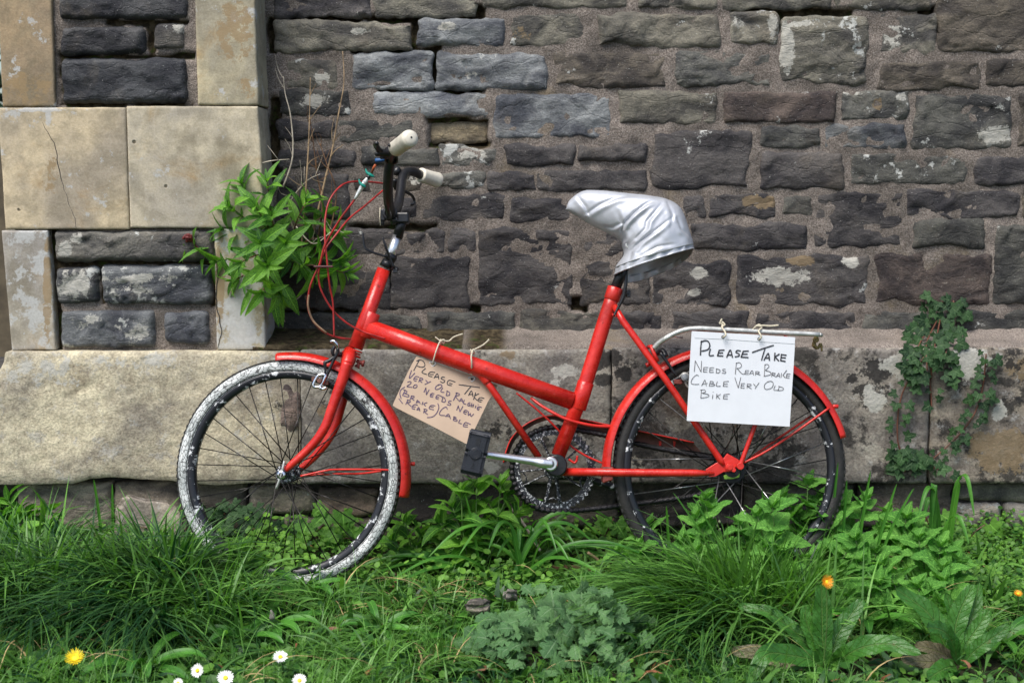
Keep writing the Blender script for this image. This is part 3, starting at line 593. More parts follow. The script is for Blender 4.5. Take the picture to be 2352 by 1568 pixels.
# footing below the plinth
zf1 = zq0 + .012; zf0 = -.06
for r, c_, al in (((40, 1104, 262, 1230), (.16, .145, .12), .4), ((264, 1104, 420, 1250), (.12, .105, .085), .1), ((424, 1104, 570, 1180), (.09, .08, .065), .1), ((574, 1116, 722, 1180), (.17, .15, .12), .45), ((728, 1116, 872, 1186), (.13, .10, .08), .1), ((878, 1106, 1160, 1205), (.085, .072, .062), .15),
                  ((1166, 1104, 1420, 1210), (.08, .07, .06), .1), ((1426, 1104, 1700, 1210), (.07, .06, .055), .1), ((1706, 1104, 1960, 1210), (.08, .07, .06), .1), ((1966, 1104, 2190, 1210), (.09, .075, .065), .1), ((2196, 1104, 2460, 1150), (.10, .095, .085), .2), ((2130, 1154, 2300, 1215), (.20, .18, .16), .8), ((2305, 1154, 2460, 1215), (.20, .185, .17), .7),
                  ((430, 1184, 640, 1290), (.06, .05, .04), .2), ((646, 1184, 870, 1290), (.10, .09, .075), .3), ((876, 1208, 1180, 1300), (.06, .05, .045), .1)):
    bl('footing_stone', wall, r, YF, proud=.012, cr=.012, edge=.005, relief=.005, col=cc(c_, 1.6), al=al, mat='stone', skirt=.1)
m = MB(); m.box((.35, YF + .125, (zf0 + zf1) / 2 + .02), (2.0, 0, 0), (0, .105, 0), (0, 0, (zf1 - zf0) / 2 + .02)); m.build('footing_core', MAT['dark'], wall)
m = MB(); m.box((.35, YPL + .22, zq0 + .13), (1.98, 0, 0), (0, .17, 0), (0, 0, .122)); m.build('plinth_core', MAT['dark'], wall)
# cracks, smears and pale patches
def crack(pts, Y, par):
    m = MB(); pp_ = [at(x, y, Y) for x, y in pts]; pp_, _ = spline([Vector(p) for p in pp_], [1] * len(pp_), 8); pp_ = [p + Vector((mn.noise(p * 60) * .004, 0, 0)) for p in pp_]
    m.tube(pp_, [.0004 + .0009 * math.sin(math.pi * (i + 1) / (len(pp_) + 1)) for i in range(len(pp_))], 6, flatten=1); m.build('crack', MAT['dark'], par)
crack([(96, 280), (126, 335), (138, 400), (160, 470), (177, 524)], YP - .0035, pillar); crack([(483, 530), (500, 620), (497, 700), (508, 760), (500, 800)], YP - .0045, pillar)
def plate(poly, Y, th, name, col, al, par, mat='stone', rough_=.3):
    P_ = [Vector((p.x, p.y, p.z)) for p in (at(x, y, Y) for x, y in poly)]; P_, _ = spline(P_, [1] * len(P_), 5, True); c = sum(P_, Vector()) / len(P_)
    P_ = [c + (p - c) * (1 + rough_ * mn.noise(p * 55) + rough_ * .6 * mn.noise(p * 170)) for p in P_]; n = len(P_); vs = [c + Vector((0, -th, 0))] + [c + (p - c) * .9 + Vector((0, -th, 0)) for p in P_] + [p + Vector((0, .004, 0)) for p in P_]
    m = MB(); m.add(vs, [(0, 1 + i, 1 + (i + 1) % n) for i in range(n)] + [(1 + i, 1 + n + i, 1 + n + (i + 1) % n, 1 + (i + 1) % n) for i in range(n)]); m.build(name, MAT[mat], par, (*col, al), recalc=True)
plate([(648, 890), (672, 884), (688, 912), (690, 950), (684, 978), (662, 984), (644, 968)], YPL - .0085, .0015, 'mortar_patch', (.16, .125, .115), .2, wall)
# loose stones on the ground
def rock(poly, Y, thick, tilt, label, cat, col, al=.3, seed=1, mat='stone'):
    P = [at(x, y, Y) for x, y in poly]; c = sum(P, Vector()) / len(P); c.z = min(p.z for p in P)
    bm = bmesh.new(); N = Vector((0, -1, tilt)).normalized()
    a = [bm.verts.new(p) for p in P]; b = [bm.verts.new(p - N * thick) for p in P]; n = len(P)
    bm.faces.new(a); bm.faces.new(b[::-1])
    for i in range(n): bm.faces.new((a[i], b[i], b[(i + 1) % n], a[(i + 1) % n]))
    bmesh.ops.recalc_face_normals(bm, faces=bm.faces); bmesh.ops.bevel(bm, geom=list(bm.edges), offset=.007, segments=2, affect='EDGES')
    bmesh.ops.triangulate(bm, faces=bm.faces); bmesh.ops.subdivide_edges(bm, edges=bm.edges, cuts=5, use_grid_fill=True)
    for v in bm.verts:
        v.co += Vector((mn.noise(v.co * 40 + Vector((seed, 0, 0))), mn.noise(v.co * 40 + Vector((0, seed, 9))), mn.noise(v.co * 40 + Vector((9, 0, seed))))) * .005
    bm.verts.index_update(); m = MB(); m.add([v.co.copy() for v in bm.verts], [[v.index for v in f.verts] for f in bm.faces]); bm.free()
    return tag(m.build('loose_stone', MAT[mat], None, (*col, al), org=c), label, cat, 'loose stones lying at the foot of the wall')
rock([(262, 1240), (262, 1170), (282, 1133), (388, 1150), (425, 1188), (436, 1290), (340, 1330), (270, 1300)], .12, .05, .5, 'pale angular stone slab leaning behind the left grass tuft by the front tyre', 'stone', (.34, .31, .27), .45, 1, 'plinth')
rock([(-60, 1330), (-50, 1252), (60, 1262), (118, 1290), (125, 1350), (40, 1370)], -.02, .12, .8, 'half buried stone behind the grass at the far left edge', 'stone', (.21, .17, .13), .2, 4)
rock([(1062, 1392), (1072, 1370), (1120, 1366), (1134, 1380), (1108, 1398)], -.38, .04, 1.2, 'flat pale stone chip in the weeds below the pedal', 'stone', (.36, .32, .27), .5, 6)
rock([(1156, 1366), (1158, 1350), (1180, 1346), (1196, 1358), (1180, 1370)], -.33, .03, 1.2, 'small greyish stone chip right of the flat pale chip', 'stone', (.28, .26, .24), .6, 8)
rock([(742, 1300), (740, 1284), (762, 1272), (790, 1280), (802, 1300), (780, 1310)], .05, .03, .8, 'small rounded tan pebble inside the front wheel at ground level', 'pebble', (.28, .22, .13), .3, 9)
# what is seen past the left edge of the pier
fence = thing('wooden_fence', (-2.1, 1.6, 0), 'weathered brown board fence beyond the left edge of the stone pier', 'fence')
for i in range(12):
    m = MB(); m.box((-2.75 + i * .13, 1.6, .55), (.06, 0, 0), (0, .009, 0), (0, 0, .55), .003); m.build('board', simple('fence board', (.10, .08, .05), .8, 0, .4, 12) if i == 0 else bpy.data.materials['fence board'], fence)
hedge_v = []; hedge_f = []
for i in range(5000):
    c = Vector((rng.uniform(-3.2, -1.3), rng.uniform(1.9, 2.6), rng.uniform(0, 2.3))); d = Vector(rng.normal(size=3)).normalized() * .035; e = d.orthogonal().normalized() * .018
    k = len(hedge_v); hedge_v += [c - d, c + e, c + d, c - e]; hedge_f.append((k, k + 1, k + 2, k + 3))
m = MB(); m.add(hedge_v, hedge_f); tag(m.build('hedge', simple('hedge leaves', (.02, .05, .015), .6, 0, .6, 4), recalc=False), kind='stuff')
# ================================================================== the bicycle
bike = thing('bicycle', (0.05, BY, 0), 'old red small-wheeled shopper bicycle leaning against the stone wall', 'bicycle')
red = MAT['red']
def P(*l, off=0.0): return [B(x, y, (o[0] if o else off)) for x, y, *o in l]
X0 = Vector((1, 0, 0))
def wheel(cD, Rpx, tyr, rim, steer, tm, rm, spoke_mat, n=36, bright=0):
    c = B(*cD, 0); k = (c - CAM).dot(_f) / F
    N = Matrix.Rotation(steer, 3, BU) @ BN; U = BU.cross(N).normalized(); V = BU.copy()
    Ro, Rt, Ri = Rpx * k, tyr * k, rim * k; h = (Ro - Rt) / 2 * 1.06; rc = Ro - h
    w = bpy.data.objects.new('wheel', None); C.objects.link(w); w.parent = bike; ORG[w.name] = ORG[bike.name]; w.empty_display_size = .05
    prof = []
    for i in range(25):
        a = R(-90 + 0) + math.pi * 2 * i / 24
        prof.append((rc + h * math.sin(a), h * 1.0 * math.cos(a)))
    m = MB(); m.ring(c, U, V, N, prof, 160); ty = m.build('tyre', tm, w)
    # tread blocks on the outer edge
    m = MB()
    for i in range(110):
        for q in (-1, 1):
            a = 2 * math.pi * (i + (.5 if q > 0 else 0)) / 110; d = U * math.cos(a) + V * math.sin(a); t = N.cross(d)
            m.box(c + d * (rc + h * .80) + N * q * h * .52, d * .0018, t * .0036, N * .0030)
    tag(m.build('tread', MAT['rubber'], w), kind='stuff')
    hw = h * .78
    m = MB(); m.ring(c, U, V, N, [(Rt + .004, -hw * .9), (Rt + .004, -hw), (Rt - .001, -hw * 1.03), (Ri + .004, -hw * .9), (Ri, -hw * .6), (Ri - .0005, 0), (Ri, hw * .6), (Ri + .004, hw * .9), (Rt - .001, hw * 1.03), (Rt + .004, hw), (Rt + .004, hw * .9), (Rt, 0), (Rt + .004, -hw * .9)], 140); m.build('rim', rm, w)
    fl = .032 if steer else .036; hr = .017 if steer else .026
    me = None
    m = MB(); L = 1.0
    m.tube([(0, 0, 0), (0, 0, 1)], .00125, 6); me_o = m.build('spoke', spoke_mat); me_o.parent = w; ORG[me_o.name] = ORG[w.name]; base = me_o.data; first = True
    for i in range(n):
        q = 1 if i % 2 else -1; pair = (i // 2) % 2; a = 2 * math.pi * (i + .5) / n; ah = a + (1 if pair else -1) * R(62)
        p0 = c + (U * math.cos(ah) + V * math.sin(ah)) * hr + N * fl * q; p1 = c + (U * math.cos(a) + V * math.sin(a)) * (Ri + .001) + N * .004 * q
        d = p1 - p0; z = d.normalized(); x = z.orthogonal().normalized(); y = z.cross(x)
        M4 = Matrix((x, y, z * d.length)).transposed().to_4x4(); M4.translation = p0 - ORG[w.name]
        if i == 0: o = me_o
        else: o = bpy.data.objects.new('spoke', base); C.objects.link(o); o.parent = w
        o.matrix_local = M4
    if bright:
        base2 = base.copy(); base2.materials.clear(); base2.materials.append(MAT['spoke_bright'])
        for i, ch in enumerate([ch for ch in w.children if ch.name.startswith('spoke')]):
            if i % 2 and i % 3: ch.data = base2
    return w, c, N, U, V, Ro, k
wf, cf, Nf, Uf, Vf, Rf, kf = wheel((662.5, 1086), 262, 230, 217, R(-5), MAT['whitewall'], MAT['rim_f'], MAT['spoke'])
wr, cr_, Nr, Ur, Vr, Rr, kr = wheel((1674.5, 1075), 267, 238, 226, 0, MAT['rubber'], MAT['rim_r'], MAT['spoke'], bright=1)
print('WHEEL bottoms', (cf - BU * Rf).z, (cr_ - BU * Rr).z, cf, cr_)
m = MB(); m.cyl(cf - Nf * .045, cf + Nf * .045, .012, 20); m.cyl(cf + Nf * .029, cf + Nf * .034, .021, 24); m.cyl(cf - Nf * .034, cf - Nf * .029, .021, 24); m.build('hub', MAT['sprock'], wf)
m = MB(); m.cyl(cf - Nf * .062, cf + Nf * .066, .0046, 14); m.cyl(cf + Nf * .052, cf + Nf * .060, .0095, 18); m.build('axle', MAT['black'], bike)
m = MB(); m.cyl(cf + Nf * .060, cf + Nf * .0645, .0085, 18); m.ring(cf + Nf * .066, Uf, Vf, Nf, [(.0048, 0), (.0095, .0), (.0095, -.003)], 24); m.build('axle_nut', MAT['chrome'], bike)
m = MB(); m.tube([cf + Nf * .062 + BU * .03 + X0 * .006, cf + Nf * .064 - BU * .0, cf + Nf * .060 - BU * .030 - X0 * .012], .0025, 8, smooth=4); m.build('wing_lever', MAT['alu'], bike)
m = MB(); m.cyl(cr_ - Nr * .05, cr_ + Nr * .05, .020, 24); m.cyl(cr_ + Nr * .034, cr_ + Nr * .039, .031, 30); m.cyl(cr_ - Nr * .039, cr_ - Nr * .034, .031, 30); m.build('hub', MAT['grease'], wr)
# mudguards
def guard(name, c, U, V, N, r, a0, a1, k, half=.026, dep=.017):
    r = r * k; prof = []; n = 12
    for i in range(n + 1):
        a = math.pi * i / n; prof.append((r - dep + dep * math.sin(a) ** .8, half * math.cos(a)))
    for i in range(n, -1, -1):
        a = math.pi * i / n; prof.append((r - dep - .0016 + (dep) * math.sin(a) ** .8, (half - .0014) * math.cos(a)))
    m = MB(); m.ring(c, U, V, N, prof + [prof[0]], 90, a0=a0, a1=a1)
    # close the ends
    K = len(prof) + 1
    for e in (0, 90):
        for i in range(n): m.f.append((e * K + i, e * K + i + 1, e * K + 2 * n + 1 - i - 1, e * K + 2 * n + 1 - i)); m.nf += 1
    return m.build(name, red, bike)
cg = B(668, 1087, 0)
guard('mudguard', cg, Uf, Vf, Nf, 279, -11.0, 96.8, kf) if Uf.x > 0 else guard('mudguard', cg, -Uf, Vf, Nf, 279, -11.0, 96.8, kf)
cg2 = B(1668, 1078, 0); Uq = Ur if Ur.x > 0 else -Ur
guard('mudguard', cg2, Uq, Vr, Nr, 286, 15.5, 181.5, kr)
# frame
m = MB(); m.tube(P((882, 618), (845, 722), (843, 728), (816, 799)), [.0150, .0158, .0168, .0168], 24); m.build('head_tube', red, bike)
m = MB()
hd = (B(882, 618) - B(816, 799)).normalized()
for q, (r0, l) in enumerate(((.0185, .004), (.0165, .004), (.0190, .005))):
    p = B(816, 799) - hd * (.003 + q * .0055); m.cyl(p, p - hd * l, r0, 26, bev=.1)
m.build('headset', red, bike)
m = MB(); m.tube(P((846, 752), (984, 803), (1150, 862), (1316, 921)), .0197, 28); m.build('main_tube', red, bike)
m = MB(); m.tube(P((1411, 668), (1399, 705), (1386, 746), (1339, 899), (1282, 1046)), [.0150, .0160, .0163, .0163, .0160], 26); m.build('seat_tube', red, bike)
m = MB(); sdv = (B(1411, 668) - B(1339, 899)).normalized(); p = B(1411, 668); m.cyl(p - sdv * .022, p + sdv * .008, .0175, 26, bev=.08)
m.build('lug', red, bike); m = MB(); p = B(1339, 899); m.cyl(p + sdv * .022, p - sdv * .040, .0185, 26, bev=.06); m.build('lug', red, bike); m = MB(); p = B(846, 745); m.cyl(p + hd * .028, p - hd * .03, .0180, 26, bev=.05); m.build('lug', red, bike)
m = MB(); m.tube(P((1108, 862), (1125, 886), (1238, 1050)), [.0085, .0078, .0078], 16); m.tube(P((1090, 850), (1106, 858), (1120, 880)), [.012, .0125, .009], 16, smooth=4); m.build('down_strut', red, bike)
bb = B(1276, 1066, 0)
m = MB(); m.cyl(bb - BN * .038, bb + BN * .038, .0215, 28); m.build('bottom_bracket', MAT['black'], bike)
for o_ in (.034, -.04):
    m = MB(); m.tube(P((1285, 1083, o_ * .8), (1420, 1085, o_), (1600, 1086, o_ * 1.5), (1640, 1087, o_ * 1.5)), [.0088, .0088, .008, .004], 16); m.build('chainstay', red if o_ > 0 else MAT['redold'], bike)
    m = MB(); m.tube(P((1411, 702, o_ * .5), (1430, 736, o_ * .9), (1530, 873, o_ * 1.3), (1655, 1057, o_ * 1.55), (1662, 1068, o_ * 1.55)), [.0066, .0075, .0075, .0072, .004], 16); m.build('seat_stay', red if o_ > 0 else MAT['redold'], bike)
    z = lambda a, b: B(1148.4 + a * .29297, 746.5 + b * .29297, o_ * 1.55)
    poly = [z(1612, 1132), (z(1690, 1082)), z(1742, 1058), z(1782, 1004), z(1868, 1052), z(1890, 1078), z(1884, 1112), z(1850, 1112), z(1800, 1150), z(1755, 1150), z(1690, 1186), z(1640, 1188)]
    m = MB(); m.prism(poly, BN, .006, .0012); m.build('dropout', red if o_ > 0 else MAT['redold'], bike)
q = B(1675.5, 1073, .062)
m = MB(); m.cyl(cr_ - Nr * .06, cr_ + Nr * .068, .005, 14); m.cyl(q - BN * .006, q + BN * .004, .0095, 6, bev=.1); m.cyl(q + BN * .002, q + BN * .008, .006, 14); m.build('axle_nut', red, bike)
m = MB(); p = B(1700, 1070, .062); m.cyl(p - BN * .006, p + BN * .005, .008, 14); m.build('stay_bolt', red, bike)
m = MB(); m.prism([B(1662, 1092, .05), B(1678, 1084, .05), B(1700, 1086, .05), B(1698, 1096, .05), B(1682, 1100, .05), B(1664, 1100, .05)], BN, .003, .0008); m.build('mossy_washer', simple('green mossy steel', (.10, .20, .02), .7, 0, .4, 90), bike)
# fork
m = MB(); m.tube(P((803, 808), (800, 826), (796, 842)), [.0165, .0170, .0135], 24, smooth=5); m.tube(P((803, 808, -.0), (801, 824, -.04), (799, 836, -.044)), [.012, .013, .011], 16, smooth=4); m.tube(P((803, 808, .0), (801, 820, .03), (797, 838, .046)), [.014, .015, .0125], 16, smooth=4); m.build('fork_crown', red, bike)
m = MB(); m.tube(P((798, 832, .046), (786, 872, .046), (773, 908, .046), (761, 942, .047), (749, 975, .048), (729.5, 1007, .049), (703, 1036, .050), (671, 1065, .052), (655, 1079, .052)), [.0125, .0122, .0116, .011, .0105, .0098, .009, .008, .0065], 18, smooth=5); m.build('fork_blade', red, bike)
m = MB(); m.tube(P((799, 832, -.044), (795, 880, -.045), (789, 910, -.045), (780, 942, -.045), (770.6, 975.5, -.046), (753.6, 1009, -.047), (727, 1043, -.048), (698, 1070, -.050), (682, 1080, -.050)), [.012, .0118, .0112, .011, .0105, .0098, .009, .008, .0065], 18, smooth=5); m.build('fork_blade', red, bike)
# mudguard stays
for pts in (((690, 1093, .055), (745, 1081, .05), (772, 1078, .045), (860, 1078, .035), (924, 1080, .026)), ((700, 1091, -.05), (772, 1088, -.03), (830, 1087, .0), (880, 1081, .02), (924, 1080, .026))):
    m = MB(); m.tube(P(*pts), .0024, 10, smooth=6); m.build('mudguard_stay', red, bike)
for pts in (((1709, 1062, .055), (1760, 1036, .05), (1830, 990, .04), (1905, 936, .026)), ((1709, 1062, -.05), (1790, 1005, -.045), (1900, 930, -.026))):
    m = MB(); m.tube(P(*pts), .0027, 10, smooth=6); m.build('mudguard_stay', red, bike)
for x, y in ((949, 1065), (1921, 933)):
    p = B(x, y, .0); m = MB(); m.cyl(p - X0 * .008, p + X0 * .004, .0045, 12); m.build('mudguard_bolt', red, bike)
m = MB(); m.prism(P((1383, 1072, .036), (1410, 1072, .036), (1408, 1102, .036), (1384, 1110, .036)), BN, .05, .003); m.build('mudguard_bridge', MAT['redold'], bike)
# cranks, chainwheel, chain
cw = B(1272, 1077, -.048); kc = (cw - CAM).dot(_f) / F
m = MB(); prof = []; nt = 46; ro = 95 * kc
vs = []; fs = []
rr = [76 * kc, 82 * kc, ro - .0015, ro + .002]
NS = nt * 4
for sgn in (.0015, -.0015):
    for i in range(NS):
        a = 2 * math.pi * i / NS; d = X0 * math.cos(a) + BU * math.sin(a); t = (i % 4); outr = ro + (.0030 if t in (1,) else (.0008 if t in (0, 2) else -.0028))
        for r in (78 * kc, 84 * kc, outr): vs.append(cw + d * r + BN * sgn)
def qid(s_, i, j): return s_ * NS * 3 + (i % NS) * 3 + j
for i in range(NS):
    for s_ in (0, 1):
        for j in (0, 1): fs.append((qid(s_, i, j), qid(s_, i + 1, j), qid(s_, i + 1, j + 1), qid(s_, i, j + 1)))
    for j in (0, 2): fs.append((qid(0, i, j), qid(0, i + 1, j), qid(1, i + 1, j), qid(1, i, j)))
m.add(vs, fs, flat=True); m.build('chainwheel', MAT['sprock'], bike)
m = MB()
for i in range(5):
    a0 = R(-90 + 72 * i - 2); d = lambda a, r: cw + (X0 * math.cos(a) + BU * math.sin(a)) * r * kc
    for e in (-13, 13):
        m.tube([d(a0 + R(e * 1.6), 18), d(a0 + R(e), 48), d(a0 + R(e * .95), 80)], [.0062, .0048, .0054], 8, smooth=3, flatten=.5)
    m.tube([d(a0 - R(11), 72), d(a0, 66), d(a0 + R(11), 72)], .0028, 8, smooth=3, flatten=.5)
m.cyl(cw - BN * .004, cw + BN * .006, 24 * kc, 30); m.build('spider', MAT['sprock'], bike)
b1 = B(1264.5, 1064.5, .060)
m = MB(); m.tube([b1 + X0 * .003, B(1245, 1062, .062), B(1225, 1058.5, .064), B(1190, 1053.5, .068), B(1112, 1042, .078)], [.0140, .0150, .0112, .0100, .0088], 20, smooth=6, flatten=.8); m.cyl(b1 - BN * .010, b1 + BN * .0085, .0155, 28, bev=.2); m.build('crank', MAT['polished'], bike)
m = MB(); m.cyl(b1 + BN * .005, b1 + BN * .0105, .0083, 20, bev=.25); m.build('crank_bolt', simple('grey dust cap', (.16, .16, .17), .5, .3), bike)
m = MB(); m.cyl(bb + BN * .036, bb + BN * .050, .0245, 26); m.build('bearing_cup', MAT['black'], bike)
m = MB(); m.tube(P((1278, 1090, -.065), (1345, 1098, -.07), (1420, 1122, -.078), (1440, 1130, -.08)), [.012, .0085, .0075, .007], 14, smooth=4); m.build('crank', MAT['rim_r'], bike)
def pedal(c, ax, up, out):                     # ax along the tread, out away from the bike
    h, w, l = .040, .0155, .050; body = MB()
    c0 = c + out * l
    side = up.cross(out).normalized()
    # two tread blocks joined by end plates with a slot, octagonal outline
    for s_ in (-1, 1):
        a = c0 + up * s_ * (h * .55); body.box(a, up * (h * .42), side * w, out * l * .92, .007)
    body.box(c0 + out * l * .93, up * h * .96, side * (w * .86), out * .004, .003); body.box(c0 - out * l * .93, up * h * .96, side * (w * .9), out * .004, .003)
    for s_ in (-1, 1):
        for t_ in (-1, 1): body.box(c0 + up * s_ * h * .93 + side * t_ * w * .85, up * .005, side * .004, out * l * .96, .0015)
    body.cyl(c0 - out * l, c0 + out * (l * 1.0 - .001), .013, 22)
    o = body.build('pedal', MAT['grey_plastic'], bike)
    fc = c0 + out * (l * .93 + .0042)
    m = MB(); m.cyl(fc - out * .002, fc + out * .0022, .0130, 28, bev=.12); m.ring(fc + out * .0022, up, side, out, [(.009, 0), (.0095, .0008), (.010, 0)], 28); m.ring(fc + out * .0022, up, side, out, [(.006, 0), (.0065, .0008), (.007, 0)], 28); m.build('pedal_cap', MAT['grey_plastic'], o)
    m = MB(); m.box(fc + up * .026 - out * .0003, up * .0075, side * .0042, out * .0012); m.build('pedal_slot', MAT['black'], o)
    m = MB(); f2 = fc - up * .022 + out * .0002
    m.box(f2, up * .0045, side * .0006, out * .0006); m.box(f2 - up * .0042 + side * .0016 * (1 if side.x > 0 else -1) , up * .0006, side * .002, out * .0006); m.box(f2 + up * .0075, up * .0006, side * .0035, out * .0006); m.box(f2 - up * .0085, up * .0006, side * .0035, out * .0006)
    m.build('pedal_mark', MAT['black'], o)
pu = (B(1099, 1000, .1) - B(1083, 1070, .1)).normalized()
pedal(B(1095, 1036.5, .083), None, pu, BN)
sp = B(1676, 1078, -.048)
m = MB(); m.cyl(sp - BN * .002, sp + BN * .002, 32 * kc, 40, bev=.02); m.build('sprocket', MAT['grease'], bike)
def chainpath():
    up = [(1324, 987), (1412, 1004), (1471, 1021), (1632, 1050), (1672, 1046)]
    rs = [(1706, 1062), (1711, 1085), (1695, 1107), (1668, 1112)]
    low = [(1602, 1136), (1529, 1148), (1412, 1162.5), (1330, 1171), (1285, 1173.5)]
    arc = [(1272 + 96 * math.cos(R(a)), 1077 + 96 * math.sin(R(a))) for a in (104, 120, 140, 160, 180, 200, 220, 240, 260, 275, 290)]
    return up + rs + low + arc
cp = P(*chainpath(), off=-.048); cp = [Vector(p) for p in cp]; pp, _ = spline(cp, [1] * len(cp), 22, True)
L = 0; rad = []
for i, p in enumerate(pp):
    if i: L += (p - pp[i - 1]).length
    rad.append(.0064 + .0012 * math.sin(L / .0127 * 2 * math.pi * 1.0) + .0006 * mn.noise(p * 300))
m = MB(); m.tube(pp, rad, 8, closed=True); m.build('chain', MAT['grease'], bike)
gp = [(1156, 1062), (1162, 1037), (1175, 1006), (1201, 979), (1235, 960.5), (1273, 953.7), (1332, 962), (1399, 976), (1471, 990), (1594, 1016)]
gi = [(1163, 1062), (1170, 1040), (1183, 1011), (1208, 987), (1240, 970), (1275, 964), (1332, 986), (1399, 1003), (1470, 1021), (1612, 1039)]
up_, _ = spline(P(*gp, off=-.03), [1] * 10, 5); lo_, _ = spline(P(*gi, off=-.056), [1] * 10, 5); m = MB(); vs = []; n = len(up_)
for a, b in zip(up_, lo_): vs += [a, a - BN * .026, b]
m.add(vs, [(i * 3 + j, i * 3 + j + 1, (i + 1) * 3 + j + 1, (i + 1) * 3 + j) for i in range(n - 1) for j in (0, 1)]); m.build('chain_guard', MAT['rust'], bike)
m = MB(); m.tube(up_, .0016, 8); m.build('chain_guard_edge', red, bike)
for x in (1516, 1549):
    m = MB(); m.prism(P((x - 3, 1012, -.052), (x + 3, 1013, -.052), (x + 3, 1024 + (1516 - x) * .2, -.0535), (x, 1030, -.054), (x - 2, 1026, -.0535)), BN, .002); m.build('paint_drip', red, bike)
# thin tubes and cables along the frame
for pts, r_ in ((((1186, 902, .0), (1240, 946, .0), (1282, 987, -.01), (1309.5, 1022, -.02), (1345, 1046, -.02), (1383, 1063, -.02)), .0023), (((1220, 913.5, .0), (1247, 934, .012), (1295, 960, .022), (1336, 972, .022), (1372, 978, .016), (1402, 979, .008)), .0034), (((1306, 1054, .0), (1318, 1062, .0), (1324, 1058, .0), (1326, 1046, .0)), .0026)):
    m = MB(); m.tube(P(*pts), r_, 10, smooth=6); m.build('brake_cable', red, bike)
hb = lambda x, y, o=0.0: B(689 + x * .2344, 287 + y * .2344, o)
w2 = lambda x, y, o=0.0: B(574.2 + x * .29297, 402 + y * .29297, o)
def cab(pts, r_, mt, name='brake_cable'):
    m = MB(); m.tube(pts, r_, 8, smooth=8); return m.build(name, MAT[mt], bike)
cab([hb(690, 480, .12), hb(645, 560, .12), hb(540, 725, .11), hb(390, 930, .10), hb(250, 1170, .08), hb(190, 1370, .07), hb(130, 1500, .065), w2(465, 900, .06), w2(455, 1030, .055), w2(500, 1150, .05), w2(600, 1240, .04), w2(700, 1275, .03), w2(790, 1285, .018)], .0023, 'cable')
cab([w2(462, 940, .0615), w2(456, 1030, .0575), w2(500, 1148, .0525), w2(600, 1237, .0425)], .0022, 'cable_cream', 'cable_sheath')
cab([hb(880, 590, -.12), hb(800, 572, -.10), hb(600, 555, -.03), hb(430, 580, .02), hb(300, 720, .05), hb(250, 900, .06), hb(245, 1100, .07), hb(262, 1300, .07), hb(290, 1568, .06), w2(650, 1000, .05), w2(660, 1270, .045)], .0021, 'cable')
cab([hb(880, 600, -.11), hb(810, 645, -.09), hb(640, 790, -.03), hb(480, 920, .02), hb(350, 1080, .05), hb(250, 1220, .06), hb(190, 1400, .06), w2(540, 830, .055), w2(570, 930, .05), w2(650, 1060, .045), w2(760, 1160, .035), w2(870, 1220, .028), w2(960, 1252, .026), w2(1060, 1282, .022)], .0021, 'cable')
m = MB(); m.box(hb(230, 1388, .075), X0 * .021, BU * .0022, BN * .004, .0012); m.build('cable_tie', simple('maroon strap', (.07, .012, .014), .5), bike)
m = MB(); m.tube([hb(535, 730, .112), hb(600, 620, .117), hb(645, 545, .12), hb(660, 525, .12)], [.0032, .0055, .0052, .0036], 10, smooth=4)
for o_ in m.v: 
    for i in range(len(o_)): o_[i] += np.array(mn.noise_vector(Vector(o_[i]) * 160)) * .0012
m.build('foil_tape', MAT['foil'], bike)
m = MB(); m.tube([hb(660, 530, .12), hb(682, 490, .12)], .0042, 10); m.build('cable_joint', MAT['black'], bike)
m = MB(); m.tube([hb(700, 480, .12), hb(722, 420, .125), hb(740, 395, .13)], [.0023, .0026, .0035], 8); m.build('cable_end', simple('orange brown sheath', (.32, .07, .02), .5, 0, .4, 90), bike)
for x, y, l in ((690, 490, 1), (615, 590, .8)):
    c_ = hb(x, y, .122); m = MB(); m.tube([c_ + X0 * .008 * l - BU * .004, c_, c_ - X0 * .008 * l + BU * .006, c_ - X0 * .010 * l + BU * .013], [.0018, .004, .0026, .0012], 8, smooth=3); m.build('tie_wrap', MAT['teal'], bike)
m = MB(); m.tube([hb(745, 350, .13), hb(800, 345, .135), hb(880, 325, .14)], [.0055, .0045, .003], 8, smooth=3); m.build('blue_tape', MAT['blue'], bike)
# stem, handlebar, grips, levers
m = MB(); m.tube([hb(868, 1330), hb(905, 1230), hb(955, 1085)], .0108, 22); m.build('stem', MAT['polished'], bike)
m = MB(); m.tube([hb(955, 1110), hb(985, 990), hb(1008, 930)], .0112, 20); m.box(hb(1012, 915, .0), X0 * .0135, BU * .012, BN * .016, .004); m.tube([hb(1000, 925, .0), hb(900, 940, .012)], .009, 12); m.ring(hb(885, 870, .0) , X0, BU, BN, [(.0115, -.015), (.0165, -.015), (.0165, .015), (.0115, .015)], 30); m.box(hb(812, 885, 0), X0 * .006, BU * .013, BN * .012, .002); m.cyl(hb(808, 985, .002), hb(815, 900, .002), .0045, 6); m.build('stem_clamp', MAT['black'], bike)
m = MB(); m.tube([hb(785, 810, .014), hb(782, 900, .014), hb(788, 985, .014)], .0011, 6); m.build('zip_tail', MAT['string'], bike)
near = [hb(888, 880, .0), hb(890, 855, .04), hb(868, 750, .09), hb(862, 600, .125), hb(870, 450, .155), hb(885, 350, .17), hb(900, 290, .185), hb(935, 240, .205)]
far = [hb(888, 870, .0), hb(940, 835, -.04), hb(965, 770, -.07), hb(985, 640, -.10), hb(1000, 530, -.125), hb(1040, 468, -.145), hb(1110, 460, -.165), hb(1185, 492, -.19)]
m = MB(); m.tube(near[::-1] + far[1:], [.0108] * 15, 20, smooth=6); m.build('handlebar', MAT['black'], bike)
